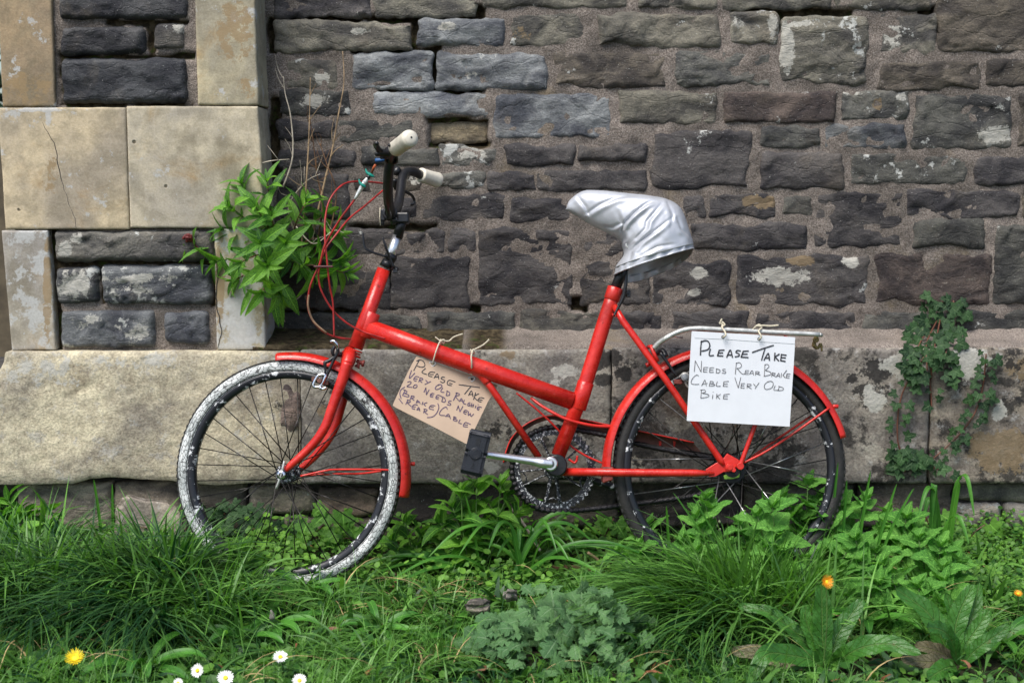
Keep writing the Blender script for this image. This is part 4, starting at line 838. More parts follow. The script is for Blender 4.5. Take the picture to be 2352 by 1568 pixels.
def grip(a, b):
    d = (b - a); L = d.length; d.normalize(); ts = [0, .02, .06, .5, .85, .93, .98, 1.0]; rs_ = [.0135, .0168, .0172, .0176, .0186, .0172, .012, .003]
    m = MB(); m.tube([a + d * L * t for t in ts], rs_, 24, smooth=3)
    for o_ in m.v:
        for i in range(len(o_)):
            p = Vector(o_[i]) - a; t = p.dot(d) / L; rad_ = p - d * p.dot(d); an = math.atan2(rad_.z, rad_.y)
            if .1 < t < .8: o_[i] -= np.array(rad_.normalized()) * .0012 * max(0, math.cos(an * 8)) ** 3
    g = m.build('grip', MAT['white_grip'], bike)
    m = MB(); m.cyl(b - d * .004, b + d * .0006, .0022, 10); m.build('grip_hole', MAT['black'], g)
grip(hb(940, 232, .20), hb(1092, 122, .285)); grip(hb(1180, 489, -.188), hb(1368, 548, -.235))
m = MB(); m.tube([hb(930, 275, .18), hb(860, 285, .19), hb(790, 275, .20), hb(745, 290, .21)], [.0075, .0085, .0085, .004], 12, smooth=4); m.tube([hb(800, 262, .20), hb(765, 235, .215), hb(745, 190, .24), hb(755, 180, .26)], [.006, .006, .0065, .004], 12, smooth=4); m.tube([hb(935, 250, .20), hb(900, 215, .21), hb(870, 195, .22)], [.005, .004, .003], 10, smooth=3); m.tube([hb(905, 330, .17), hb(850, 320, .19), hb(790, 320, .20)], .0035, 8, smooth=3); m.ring(hb(895, 300, .185), X0, (BN * .8 + BU * .6), BU, [(.0112, -.01), (.0145, -.01), (.0145, .01), (.0112, .01)], 20); m.build('brake_lever', MAT['black'], bike)
m = MB(); m.tube([hb(930, 530, -.13), hb(940, 620, -.14), hb(1035, 655, -.16), hb(1095, 690, -.18), hb(1120, 735, -.19), hb(1110, 775, -.19), hb(1085, 775, -.19)], [.007, .005, .004, .0036, .0034, .0036, .0042], 10, smooth=4); m.tube([hb(925, 440, -.13), hb(960, 460, -.14)], .011, 10); m.build('brake_lever', MAT['black'], bike)
m = MB(); m.tube([hb(840, 1395), hb(868, 1325)], [.0155, .0128], 20); m.tube([hb(868, 1325), hb(890, 1290), hb(905, 1262)], [.0135, .0145, .012], 18); m.cyl(hb(905, 1395, .006), hb(955, 1425, .008), .0062, 14); m.box(hb(935, 1430, .008), X0 * .005, BU * .005, BN * .006, .001); m.build('stem_collar', MAT['black'], bike)
m = MB(); m.tube([hb(615, 1050, .03), hb(620, 1110, .03), hb(630, 1185, .03), hb(660, 1225, .03), hb(760, 1265, .022), hb(850, 1290, .016)], [.0015, .0026, .0028, .0028, .0028, .0026], 10, smooth=4, flatten=.7); m.build('release_lever', MAT['black'], bike)
m = MB(); m.tube([hb(808, 1098, .03), hb(840, 1190, .03), hb(880, 1300, .022), hb(920, 1400, .016)], [.0020, .0034, .0034, .004], 10, smooth=4, flatten=.8); m.build('release_lever', MAT['black'], bike)
# front brake
fb = lambda x, y, o=0.0: B(562.7 + x * .2417, 758 + y * .2417, o)
m = MB(); m.tube([fb(812, 108, .05), fb(845, 105, .052), fb(872, 135, .052), fb(882, 180, .05)], [.0030, .0036, .0036, .0025], 10, smooth=4); m.build('brake_pivot', MAT['chrome'], bike)
m = MB(); m.tube([fb(882, 170, .05), fb(880, 220, .048), fb(845, 280, .046), fb(800, 380, .046), fb(760, 470, .046)], [.0038, .0042, .0036, .0036, .003], 10, smooth=4); m.tube([fb(855, 150, .044), fb(830, 200, .044), fb(842, 240, .044)], [.004, .0045, .003], 10, smooth=3); m.tube([fb(880, 225, .04), fb(800, 290, .044), fb(760, 310, .046), fb(765, 380, .046), fb(745, 470, .046)], [.003, .0042, .0045, .0025, .003], 10, smooth=3); m.tube([fb(880, 230, .03), fb(930, 235, .01)], .006, 10); m.build('brake_arm', MAT['black'], bike)
m = MB(); ca = fb(710, 482, .048); ll = (fb(742, 425, .048) - fb(690, 545, .048)) * .5
m.tube([ca + ll * .75 + X0 * .008, ca + ll, ca + ll * .75 - X0 * .009, ca - ll * .7 - X0 * .010, ca - ll, ca - ll * .7 + X0 * .007], .0034, 10, smooth=5, closed=True); m.tube([fb(710, 545, .05), fb(740, 558, .05), fb(770, 545, .05)], .0034, 10, smooth=4); m.build('brake_shoe_holder', MAT['chrome'], bike)
m = MB(); m.box(fb(765, 500, .034), X0 * .007, BU * .005, BN * .010, .0015); m.box(fb(652, 465, .034), X0 * .004, BU * .005, BN * .004, .001); m.cyl(ca - BN * .005, ca + BN * .006, .005, 12); m.build('brake_block', MAT['rust'], bike)
m = MB(); m.cyl(fb(1060, 290, .0), fb(1125, 320, .0), .0045, 12); m.cyl(fb(1112, 315, .0), fb(1135, 320, .0), .0075, 12); m.tube([fb(1050, 330, .0), fb(1075, 360, .0), fb(1080, 300, .0)], .004, 8); m.build('brake_bolt', MAT['redold'], bike)
# seat post, lever, rear brake
m = MB(); m.tube(P((1411, 668), (1425, 634), (1438, 600)), .0118, 22); m.build('seat_post', MAT['black'], bike)
m3 = lambda x, y, o=0.0: B(1148.4 + x * .29297, 402 + y * .29297, o)
m = MB(); m.tube([m3(995, 740, .03), m3(985, 860, .03), m3(965, 960, .028), m3(925, 1040, .028), m3(892, 1105, .03)], [.002, .0042, .0046, .0030, .0022], 10, smooth=5); m.cyl(m3(960, 920, .0), m3(1010, 935, .0), .0075, 14); m.box(m3(1008, 930, 0), X0 * .004, BU * .008, BN * .007, .001); m.build('release_lever', MAT['black'], bike)
m = MB(); m.cyl(m3(950, 1150, .0), m3(958, 1170, .0), .004, 10); m.tube([m3(880, 1095, .012), m3(935, 1110, .012), m3(955, 1160, .0)], .003, 8); m.build('pump_peg', red, bike)
rb = lambda x, y, o=0.0: B(1378 + x * .315, 712 + y * .315, o)
m = MB(); m.tube([rb(350, 270, .03), rb(372, 262, .045), rb(400, 330, .045), rb(425, 375, .045)], .0042, 10); m.cyl(rb(335, 403, .02), rb(375, 385, .02), .0048, 12); m.build('rack_clamp', red, bike)
m = MB(); m.tube([rb(410, 320, .02), rb(455, 300, .03), rb(480, 340, .04)], [.005, .008, .006], 10, smooth=3); m.tube([rb(440, 310, .042), rb(490, 380, .042), rb(560, 485, .042)], [.004, .0036, .003], 10, smooth=3); m.build('brake_arm', MAT['black'], bike)
m = MB(); m.tube([rb(580, 490, .045), rb(612, 465, .05), rb(640, 480, .05), rb(625, 530, .05), rb(650, 570, .05)], [.004, .008, .009, .006, .004], 12, smooth=4, flatten=.5); m.build('brake_caliper', MAT['alu'], bike)
m = MB(); m.cyl(rb(620, 490, .05), rb(620, 490, .062), .0085, 18); m.cyl(rb(620, 490, .06), rb(620, 490, .066), .0055, 6); m.build('caliper_bolt', simple('grey steel', (.25, .26, .27), .4, .7), bike)
m = MB(); m.box(rb(570, 522, .036), X0 * .009, BU * .005, BN * .005, .001); m.build('brake_block', MAT['redold'], bike)
# rear carrier
for o_, nm in ((.062, 0), (-.050, 1)):
    m = MB(); m.tube([rb(395, 275, o_ * .75), rb(430, 240, o_ * .85), rb(480, 205, o_), rb(545, 170, o_), rb(620, 143, o_), rb(700, 134, o_), rb(800, 137, o_), rb(1200, 158, o_), rb(1600, 178, o_)], [.0056] * 9, 12, smooth=6); m.build('carrier_rail', MAT['alu'], bike)
m = MB(); m.tube([rb(1600, 178, .062), rb(1612, 182, .05), rb(1612, 182, -.04), rb(1600, 178, -.05)], .0045, 12, smooth=3); m.build('carrier_end', MAT['alu'], bike)
for x in (900, 1250):
    m = MB(); m.tube([rb(x, 142 + (x - 800) * .051, .062), rb(x, 142 + (x - 800) * .051, -.05)], .0035, 10); m.build('carrier_bar', MAT['alu'], bike)
m = MB(); m.tube([rb(540, 190, .04), rb(560, 195, .0), rb(600, 200, -.035)], .002, 8); m.build('carrier_clip', MAT['alu'], bike)
m = MB(); m.tube([rb(1575, 205, .03), rb(1560, 255, .03), rb(1590, 275, .03), rb(1610, 245, .03), rb(1618, 300, .03)], [.003, .005, .0035, .003, .002], 10, smooth=4); m.cyl(rb(1575, 215, .02), rb(1575, 215, .05), .007, 14); m.build('carrier_spring_clip', simple('rusty mossy clip', (.16, .12, .04), .6, .3, .7, 160), bike)
for o_ in (.058, -.05):
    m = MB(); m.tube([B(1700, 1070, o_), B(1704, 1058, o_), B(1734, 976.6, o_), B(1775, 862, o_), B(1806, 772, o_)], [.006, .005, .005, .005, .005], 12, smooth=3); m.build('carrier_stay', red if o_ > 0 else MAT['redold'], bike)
# ================================================================== saddle cover (its own thing, pulled over the saddle)
sc_ = thing('saddle_cover', m3(1000, 500), 'wrinkled silver waterproof cover pulled over the bicycle saddle', 'saddle cover')
T_ = [(520, 262), (545, 200), (640, 130), (760, 122), (950, 140), (1130, 160), (1290, 190), (1390, 240), (1442, 325), (1482, 440), (1512, 540), (1518, 580)]
Bo = [(512, 272), (555, 295), (625, 335), (740, 405), (900, 480), (950, 515), (958, 555), (968, 600), (960, 640), (935, 675), (905, 720), (893, 782)]
Wd = [.004, .014, .028, .040, .055, .068, .078, .084, .088, .092, .094, .096]
tt = [Vector((a, b, 0)) for a, b in T_]; bb_ = [Vector((a, b, 0)) for a, b in Bo]
tt, ww = spline(tt, Wd, 13); bb_, _ = spline(bb_, Wd, 13)
CRE = [([(313.6 + 1.1667 * x, -39.2 + 1.1667 * y) for x, y in L_], a_, w_) for L_, a_, w_ in (
    ([(560, 480), (538, 420), (560, 370), (620, 310), (700, 250), (750, 232)], 1.5, 11), ([(630, 480), (690, 420), (700, 370), (760, 300), (800, 250)], 1.0, 12), ([(320, 300), (400, 250), (500, 205), (650, 178)], .9, 13),
    ([(400, 392), (480, 400), (535, 375), (512, 300)], .8, 12), ([(585, 620), (600, 560), (660, 500), (760, 430), (860, 350)], 1.0, 12), ([(660, 600), (760, 545), (880, 525)], .5, 12), ([(900, 350), (930, 420), (1000, 470)], .6, 13), ([(250, 190), (300, 260), (330, 330)], .6, 12), ([(840, 240), (870, 330), (850, 420)], .5, 14), ([(600, 180), (720, 190), (860, 210)], .5, 14))]
NR = len(tt); NS = 170; vs = []; uvs = []
for i in range(NR):
    t = tt[i]; b = bb_[i]; c = (t + b) / 2; h = (t - b) / 2; q = i / (NR - 1)
    for k in range(NS):
        a = 2 * math.pi * k / NS; e = 2.3; ca_, sa_ = math.cos(a), math.sin(a)
        fx = math.copysign(abs(ca_) ** (2 / e), ca_); fy = math.copysign(abs(sa_) ** (2 / e), sa_)
        px, py = c.x + h.x * fx, c.y + h.y * fx; off = ww[i] * fy
        # tension folds fanning out of the pinch behind the saddle post
        dx_, dy_ = px - 955, py - 540; rr_ = math.hypot(dx_, dy_); phi = math.atan2(dy_, dx_)
        fold = 0
        if fy > -.35:
            for cr, am, wd in CRE:
                bd, sgn = 1e9, 1
                for j in range(len(cr) - 1):
                    ax_, ay_ = cr[j]; bx_, by_ = cr[j + 1]; ex, ey = bx_ - ax_, by_ - ay_; t = max(0, min(1, ((px - ax_) * ex + (py - ay_) * ey) / (ex * ex + ey * ey))); qx, qy = px - ax_ - ex * t, py - ay_ - ey * t; dd = math.hypot(qx, qy)
                    if dd < bd: bd = dd; sgn = 1 if ex * qy - ey * qx > 0 else -1; tt_ = (j + t) / (len(cr) - 1)
                if bd < 120:
                    tp_ = math.sin(math.pi * min(1, max(0, tt_ * .85 + .12))) ** .7; sd2 = bd * sgn
                    fold += am * tp_ * (math.exp(-(bd / wd) ** 2) - .85 * math.exp(-((sd2 - 2.0 * wd) / (1.7 * wd)) ** 2))
        nz = mn.noise(Vector((px * .007, py * .007, fy))) * .004 + mn.noise(Vector((px * .016, py * .016, fy * 2))) * .0012
        d = (-fold * .0065 + nz) * min(1, i / 12)
        if q > .93: d += .0022 * math.sin(a * 17 + 3 * mn.noise(Vector((a * 2, 0, 0)))) - .002
        off2 = off + d * fy; sc2 = 1 + d * 4 * abs(fx)
        px, py = c.x + h.x * fx * sc2, c.y + h.y * fx * sc2
        vs.append(B(1148.4 + px * .29297, 402 + py * .29297, 0) + BN * off2 - BU * .026 * max(0, -fy) * sm(.6, 1, q)); uvs.append((q, a))
m = MB(); m.add(vs, [(i * NS + k, i * NS + (k + 1) % NS, (i + 1) * NS + (k + 1) % NS, (i + 1) * NS + k) for i in range(NR - 1) for k in range(NS)] + [tuple(range(NS))])
cv = m.build('cover_shell', MAT['silver'], sc_)
sol = cv.modifiers.new('thickness', 'SOLIDIFY'); sol.thickness = .0012; sol.offset = -1
m = MB(); i0 = int((NR - 1) * .93); ctr = sum((Vector(vs[i0 * NS + k]) for k in range(NS)), Vector()) / NS
m.tube([Vector(vs[i0 * NS + k]) + (Vector(vs[i0 * NS + k]) - ctr).normalized() * .0003 for k in range(NS)], .0006, 5, closed=True); m.build('hem_stitching', simple('grey thread', (.22, .23, .22), .8), sc_)
m = MB(); m.tube([vs[(NR - 1) * NS + k] for k in range(NS)], .0017, 6, closed=True); m.build('hem', MAT['silver'], sc_)
m = MB(); m.ring(m3(1012, 548, .045), X0, BU, BN, [(.004, 0), (.006, .001), (.008, 0)], 20); m.build('eyelet', MAT['alu'], sc_)
# the saddle under it
m = MB(); m.tube([m3(660, 225), m3(800, 250), m3(1000, 300), m3(1180, 350), m3(1250, 380)], [.008, .012, .018, .022, .016], 16, smooth=3); m.tube([B(1438, 600), m3(1020, 560), m3(1040, 400)], .011, 12)
sv_ = np.concatenate(m.v); o = m.build('saddle', MAT['black'], bike)
# ================================================================== the two signs
def ribbon_text(strokes, zf, width, mat, parent, name, lift=.0007):
    m = MB()
    for st in strokes:
        if len(st) == 1: st = [st[0], (st[0][0] + 3, st[0][1] + 3)]
        pts = [Vector((x, y, 0)) for x, y in st]
        if len(pts) > 2: pts, _ = spline(pts, [1] * len(pts), 5)
        vs = []; n = len(pts)
        for i, p in enumerate(pts):
            d = (pts[min(i + 1, n - 1)] - pts[max(i - 1, 0)]); d.normalize(); nn_ = Vector((-d.y, d.x, 0))
            w_ = width / 2 * (1 + .18 * mn.noise(Vector((p.x * .03, p.y * .03, 1))))
            e = d * (-width * .35 if i == 0 else (width * .35 if i == n - 1 else 0))
            for s_ in (1, -1):
                q_ = p + nn_ * w_ * s_ + e; vs.append(zf(q_.x, q_.y, lift))
        m.add(vs, [(2 * i, 2 * i + 1, 2 * i + 3, 2 * i + 2) for i in range(n - 1)])
    return tag(m.build(name, MAT[mat], parent, recalc=False), kind='stuff')
def string_loop(pts, r_, parent, name='string'):
    m = MB(); m.tube(pts, r_, 8, smooth=6); return m.build(name, MAT['string'], parent)
# --- brown cardboard sign
s1 = lambda x, y: (895.8 + x * .14648, 803.9 + y * .14648)
Tl = B(*s1(415, 95), .006); Tr = B(*s1(1690, 545), -.022); Bl = B(*s1(40, 862), .034); 
nrm1 = (Tr - Tl).cross(Bl - Tl); nrm1.normalize(); nrm1 = nrm1 if nrm1.y < 0 else -nrm1
def S1(x, y, lift=0):
    d = ray(*s1(x, y)); o = Tl + nrm1 * lift; return CAM + d * ((o - CAM).dot(nrm1) / d.dot(nrm1))
sign1 = thing('cardboard_sign', S1(800, 800), 'tilted brown cardboard notice with purple handwriting tied under the main tube', 'sign')
cpoly = [(415, 97), (700, 196), (1000, 300), (1400, 440), (1690, 548), (1600, 712), (1545, 790), (1320, 1255), (1217, 1470), (1180, 1462), (800, 1262), (585, 1150), (100, 905), (42, 868), (60, 820), (205, 500), (340, 225)]
m = MB(); m.prism([S1(x, y) for x, y in cpoly], nrm1, .0022); m.build('card', MAT['card_b'], sign1)
m = MB(); m.prism([S1(x, y, -.0024) for x, y in ((700, 1212), (1000, 1373), (1214, 1484), (1222, 1472), (1320, 1260), (1100, 1200))], nrm1, .0006); m.build('printed_back', MAT['card_edge'], sign1)
for x, y in ((665, 213), (1282, 452)):
    m = MB(); N0 = nrm1; cc_ = S1(x, y, .0003); m.tube([cc_ + (X0 * math.cos(a) * .0068 + BU * math.sin(a) * .0046) * (1 + .2 * math.sin(3 * a)) for a in np.linspace(0, 6.28, 9)[:-1]], .0012, 5, closed=True, smooth=3); m.build('torn_edge', MAT['card_w'], sign1)
    m = MB(); m.cyl(cc_ - N0 * .0002, cc_ + N0 * .0005, .0026, 12); m.build('hole', MAT['black'], sign1)
L1 = [[[(455, 160), (372, 318)], [(418, 168), (470, 152), (520, 172), (546, 222), (533, 258), (480, 264), (430, 247)], [(555, 285), (500, 345), (572, 378)], [(700, 348), (650, 340), (618, 350), (598, 385), (612, 405), (660, 415)], [(620, 378), (680, 380)], [(690, 435), (732, 375), (750, 380), (764, 450)], [(705, 422), (762, 416)], [(855, 425), (820, 420), (802, 445), (852, 470), (853, 495), (820, 508), (790, 490)], [(1020, 497), (965, 478), (922, 472), (897, 505), (905, 540), (962, 552)], [(928, 518), (975, 525)], [(1080, 540), (1200, 555), (1405, 585)], [(1262, 575), (1170, 686)], [(1232, 708), (1265, 645), (1285, 650), (1300, 726)], [(1245, 692), (1300, 692)], [(1342, 665), (1310, 772)], [(1392, 680), (1322, 725), (1366, 785)], [(1475, 755), (1420, 742), (1388, 763), (1382, 795), (1430, 810)], [(1400, 775), (1446, 783)]],
 [[(335, 320), (302, 440), (386, 360)], [(450, 420), (412, 410), (385, 425), (372, 455), (385, 478), (412, 480)], [(388, 447), (426, 450)], [(475, 430), (450, 495)], [(465, 435), (510, 441), (505, 463), (465, 470), (500, 505)], [(560, 470), (592, 502)], [(636, 490), (546, 535)], [(772, 540), (725, 565), (708, 603), (740, 614), (790, 590), (815, 557), (790, 536), (752, 542)], [(825, 590), (795, 645), (846, 660)], [(897, 640), (880, 708)], [(890, 636), (933, 663), (928, 703), (884, 710)], [(1050, 665), (995, 785)], [(1032, 668), (1085, 682), (1078, 706), (1030, 722), (1072, 786)], [(1085, 802), (1120, 755), (1137, 812)], [(1090, 792), (1136, 790)], [(1165, 780), (1150, 830), (1190, 845)], [(1255, 822), (1226, 830), (1216, 863), (1246, 872), (1256, 850), (1236, 850)], [(1282, 832), (1272, 886)], [(1312, 846), (1298, 892)], [(1277, 860), (1306, 866)], [(1346, 870), (1336, 902)], [(1379, 850)], [(1436, 895), (1388, 885), (1367, 905), (1371, 930), (1392, 936)], [(1372, 910), (1402, 913)]],
 [[(275, 500), (310, 488), (330, 502), (312, 532), (265, 568), (342, 580)], [(385, 545), (362, 575), (385, 592), (422, 572), (415, 540), (380, 548)], [(562, 590), (532, 655)], [(562, 590), (570, 695)], [(570, 695), (612, 620)], [(690, 680), (662, 676), (636, 692), (632, 725), (672, 733)], [(640, 706), (680, 706)], [(790, 715), (750, 702), (726, 720), (721, 755), (756, 766)], [(730, 736), (766, 739)], [(826, 745), (812, 802)], [(800, 722), (850, 746), (869, 788), (850, 813), (810, 802)], [(960, 796), (926, 796), (916, 823), (950, 836), (940, 862), (895, 850)], [(1070, 870), (1046, 936)], [(1070, 870), (1096, 962)], [(1096, 962), (1141, 880)], [(1215, 951), (1184, 937), (1160, 955), (1156, 985), (1191, 1001)], [(1165, 966), (1206, 971)], [(1231, 960), (1226, 1020), (1260, 990)], [(1260, 990), (1270, 1036), (1310, 1000)]],
 [[(230, 578), (170, 620), (154, 680), (172, 755)], [(237, 625), (197, 705)], [(214, 620), (262, 640), (255, 666), (222, 675)], [(222, 675), (290, 700), (281, 730), (197, 706)], [(337, 715), (313, 776)], [(330, 715), (376, 721), (366, 745), (327, 746), (375, 781)], [(427, 782), (411, 826)], [(427, 785), (452, 802), (471, 836)], [(420, 816), (464, 811)], [(516, 810), (501, 851)], [(580, 820), (530, 841), (556, 871)], [(705, 870), (658, 862), (626, 877), (616, 914), (681, 931)], [(640, 890), (680, 891)], [(750, 835), (765, 900), (730, 985), (670, 1040), (585, 1055)]],
 [[(140, 760), (195, 832)], [(281, 775), (247, 846)], [(268, 775), (315, 791), (309, 815), (266, 820), (330, 876)], [(430, 860), (388, 850), (356, 871), (346, 910), (386, 921)], [(360, 886), (400, 886)], [(420, 937), (450, 895), (466, 951)], [(426, 931), (466, 926)], [(541, 920), (526, 981)], [(530, 920), (579, 931), (569, 955), (536, 961), (590, 1006)]],
 [[(896, 922), (880, 890), (830, 910), (786, 960), (775, 1000), (800, 1019), (856, 1021)], [(870, 1037), (905, 1005), (926, 1011), (946, 1072)], [(880, 1032), (936, 1036)], [(1007, 1040), (991, 1091)], [(995, 1040), (1034, 1051), (1021, 1070), (1001, 1071)], [(1001, 1071), (1050, 1091), (1040, 1112), (992, 1096)], [(1097, 1090), (1077, 1136), (1121, 1151)], [(1260, 1160), (1187, 1131), (1156, 1161), (1151, 1191), (1216, 1202)], [(1170, 1166), (1216, 1171)]]]
for i, l in enumerate(L1): ribbon_text(l, S1, 13.5, 'ink' if i == 0 else 'ink_purple', sign1, 'handwriting')
string_loop([w2(1432, 1482, .012), w2(1440, 1445, .022), w2(1462, 1370, .026), w2(1490, 1305, .010), w2(1515, 1298, .004), w2(1560, 1300, .003), w2(1600, 1268, .004), w2(1668, 1245, .004)], .0017, sign1)
string_loop([w2(1436, 1480, .006), w2(1460, 1380, -.024), w2(1490, 1310, -.012), w2(1500, 1300, .006), w2(1480, 1290, .006), w2(1452, 1268, .004)], .0013, sign1)
string_loop([w2(1736, 1562, .004), w2(1738, 1480, .024), w2(1735, 1420, .024), w2(1748, 1375, .008), w2(1770, 1362, .004), w2(1830, 1330, .003), w2(1876, 1288, .004)], .0018, sign1)
string_loop([w2(1738, 1560, -.004), w2(1742, 1480, -.024), w2(1738, 1400, -.014), w2(1752, 1365, .006), w2(1738, 1385, .012), w2(1730, 1392, .006)], .0015, sign1)
for x, y in ((1510, 1305), (1745, 1385)):
    c_ = w2(x, y, .006); m = MB(); m.tube([c_ + Vector((.004 * math.sin(a * 2), -.003 * math.cos(a * 3), .005 * math.sin(a * 3 + 1))) for a in np.linspace(0, 6.0, 14)], .0017, 7, closed=True, smooth=3); m.build('knot', MAT['string'], sign1)
# --- white card sign
s2 = lambda x, y: (1550.4 + x * .16849, 723.5 + y * .16849)
a2 = B(*s2(228, 218), .074); b2 = B(*s2(1640, 300), .074); c2 = B(*s2(160, 1440), .082)
nrm2 = (b2 - a2).cross(c2 - a2); nrm2.normalize(); nrm2 = nrm2 if nrm2.y < 0 else -nrm2
def S2(x, y, lift=0):
    d = ray(*s2(x, y)); o = a2 + nrm2 * lift; return CAM + d * ((o - CAM).dot(nrm2) / d.dot(nrm2))
sign2 = thing('white_card_sign', S2(900, 800), 'white card notice with black handwriting hung from the rear carrier', 'sign')
m = MB(); m.prism([S2(*p) for p in ((228, 218), (700, 245), (1640, 302), (1622, 620), (1600, 950), (1563, 1519), (1100, 1492), (500, 1458), (160, 1440), (190, 900), (212, 480))], nrm2, .0016); m.build('card', MAT['card_w'], sign2)
def thin(name, pts, w, mt, lift): 
    m = MB(); pts = [S2(*p, lift) for p in pts]; m.prism(pts, nrm2, w); return m.build(name, MAT[mt], sign2)
m = MB(); m.prism([S2(*p, .0009) for p in ((236, 222), (1636, 303), (1633, 392), (1000, 352), (680, 328), (270, 312))], nrm2, .0008, 0); m.build('folded_flap', MAT['card_w'], sign2)
L2 = [[[(360, 352), (350, 450), (347, 540)], [(352, 372), (400, 347), (450, 357), (474, 408), (455, 460), (410, 480), (362, 488)], [(482, 462), (466, 545), (524, 548)], [(602, 478), (580, 552)], [(600, 478), (670, 474)], [(590, 515), (650, 513)], [(580, 552), (652, 555)], [(705, 572), (742, 487), (762, 487), (782, 572)], [(715, 542), (776, 540)], [(892, 487), (850, 480), (830, 505), (872, 527), (868, 555), (820, 566)], [(930, 493), (902, 570)], [(930, 492), (1000, 487)], [(915, 532), (984, 530)], [(900, 570), (996, 576)], [(1055, 506), (1200, 455), (1340, 411)], [(1227, 455), (1200, 540), (1180, 612)], [(1214, 612), (1260, 530), (1277, 530), (1287, 612)], [(1225, 582), (1287, 582)], [(1362, 515), (1356, 616)], [(1420, 530), (1360, 570)], [(1364, 568), (1412, 620)], [(1450, 535), (1440, 620)], [(1450, 535), (1515, 545)], [(1447, 576), (1506, 581)], [(1437, 616), (1502, 629)]],
 [[(276, 620), (262, 766)], [(276, 620), (355, 772)], [(355, 772), (361, 625)], [(391, 714), (386, 770)], [(391, 712), (450, 711)], [(389, 741), (440, 741)], [(386, 771), (438, 773)], [(475, 718), (470, 776)], [(475, 715), (530, 715)], [(472, 746), (520, 745)], [(470, 776), (525, 778)], [(565, 730), (561, 784)], [(560, 728), (610, 746), (604, 781), (558, 784)], [(686, 735), (655, 736), (650, 755), (690, 766), (684, 788), (640, 786)], [(836, 650), (822, 801)], [(830, 655), (880, 646), (905, 680), (890, 714), (842, 726)], [(850, 726), (910, 795), (942, 800)], [(961, 755), (950, 800)], [(960, 752), (1006, 755)], [(955, 779), (1000, 781)], [(950, 801), (1001, 806)], [(1015, 806), (1040, 760), (1060, 762), (1069, 813)], [(1025, 791), (1063, 791)], [(1101, 765), (1096, 816)], [(1101, 765), (1145, 771), (1140, 790), (1106, 793), (1161, 813)], [(1226, 670), (1216, 831)], [(1221, 675), (1265, 671), (1279, 702), (1231, 750)], [(1231, 750), (1300, 776), (1299, 810), (1211, 831)], [(1326, 785), (1316, 836)], [(1326, 784), (1366, 790), (1355, 808), (1326, 811), (1371, 836)], [(1380, 841), (1415, 790), (1426, 846)], [(1386, 826), (1426, 826)], [(1451, 790), (1446, 846)], [(1521, 750), (1470, 820)], [(1472, 818), (1501, 851)], [(1526, 800), (1513, 851)], [(1526, 798), (1572, 800)], [(1519, 825), (1561, 826)], [(1513, 851), (1558, 854)]],
 [[(321, 826), (290, 815), (240, 860), (218, 920), (250, 940), (326, 940)], [(362, 961), (400, 890), (411, 890), (426, 963)], [(372, 941), (441, 926)], [(481, 900), (466, 963)], [(479, 900), (520, 906), (515, 928), (476, 931)], [(476, 931), (535, 941), (530, 960), (466, 963)], [(576, 905), (563, 962), (618, 965)], [(666, 909), (656, 966)], [(666, 906), (732, 900)], [(660, 939), (716, 936)], [(656, 966), (719, 969)], [(816, 850), (860, 986)], [(896, 850), (862, 986)], [(906, 930), (896, 991)], [(906, 929), (951, 931)], [(900, 959), (941, 959)], [(896, 989), (946, 991)], [(986, 935), (981, 993)], [(986, 935), (1035, 941), (1025, 964), (986, 966), (1041, 1001)], [(1071, 935), (1096, 966)], [(1146, 920), (1091, 999)], [(1271, 900), (1225, 940), (1218, 988), (1250, 1010), (1320, 985), (1339, 930), (1310, 899), (1262, 908)], [(1366, 960), (1346, 1016), (1396, 1021)], [(1421, 970), (1406, 1023)], [(1411, 968), (1474, 990), (1465, 1020), (1401, 1026)]],
 [[(361, 1015), (351, 1126)], [(346, 1020), (400, 1015), (414, 1044), (371, 1061)], [(371, 1061), (455, 1081), (449, 1110), (351, 1129)], [(516, 1085), (509, 1136)], [(518, 1043)], [(571, 1070), (563, 1136)], [(621, 1075), (571, 1106)], [(574, 1103), (611, 1139)], [(666, 1084), (656, 1136)], [(666, 1081), (742, 1073)], [(661, 1106), (716, 1106)], [(656, 1136), (716, 1139)]]]
for i, l in enumerate(L2): ribbon_text(l, S2, 17 if i == 0 else 8.0, 'ink' if i == 0 else 'ink_thin', sign2, 'handwriting', .0012)
z2 = lambda x, y, o: B(*s2(x, y), o)
string_loop([z2(655, 300, .082), z2(690, 280, .090), z2(685, 235, .086), z2(655, 190, .078), z2(640, 150, .068), z2(660, 120, .066), z2(615, 110, .066), z2(640, 50, .068)], .0019, sign2)
string_loop([z2(655, 300, .070), z2(665, 230, .052), z2(650, 185, .05), z2(640, 160, .066), z2(680, 130, .07), z2(630, 85, .066), z2(605, 120, .066)], .0017, sign2)
string_loop([z2(1145, 328, .082), z2(1178, 300, .090), z2(1155, 250, .086), z2(1140, 215, .076), z2(1180, 170, .066), z2(1150, 130, .066), z2(1110, 150, .066), z2(1200, 142, .066), z2(1300, 148, .067), z2(1412, 138, .07)], .0019, sign2)
string_loop([z2(1145, 328, .070), z2(1160, 270, .052), z2(1150, 200, .055), z2(1170, 160, .068), z2(1110, 150, .068), z2(1055, 202, .064)], .0016, sign2)
for x, y in ((655, 298), (1145, 326)):
    m = MB(); cc_ = S2(x, y, .0016); m.ring(cc_, X0, BU, nrm2, [(.0022, 0), (.003, .0004), (.0037, 0)], 14); m.build('punched_hole', MAT['ink'], sign2)
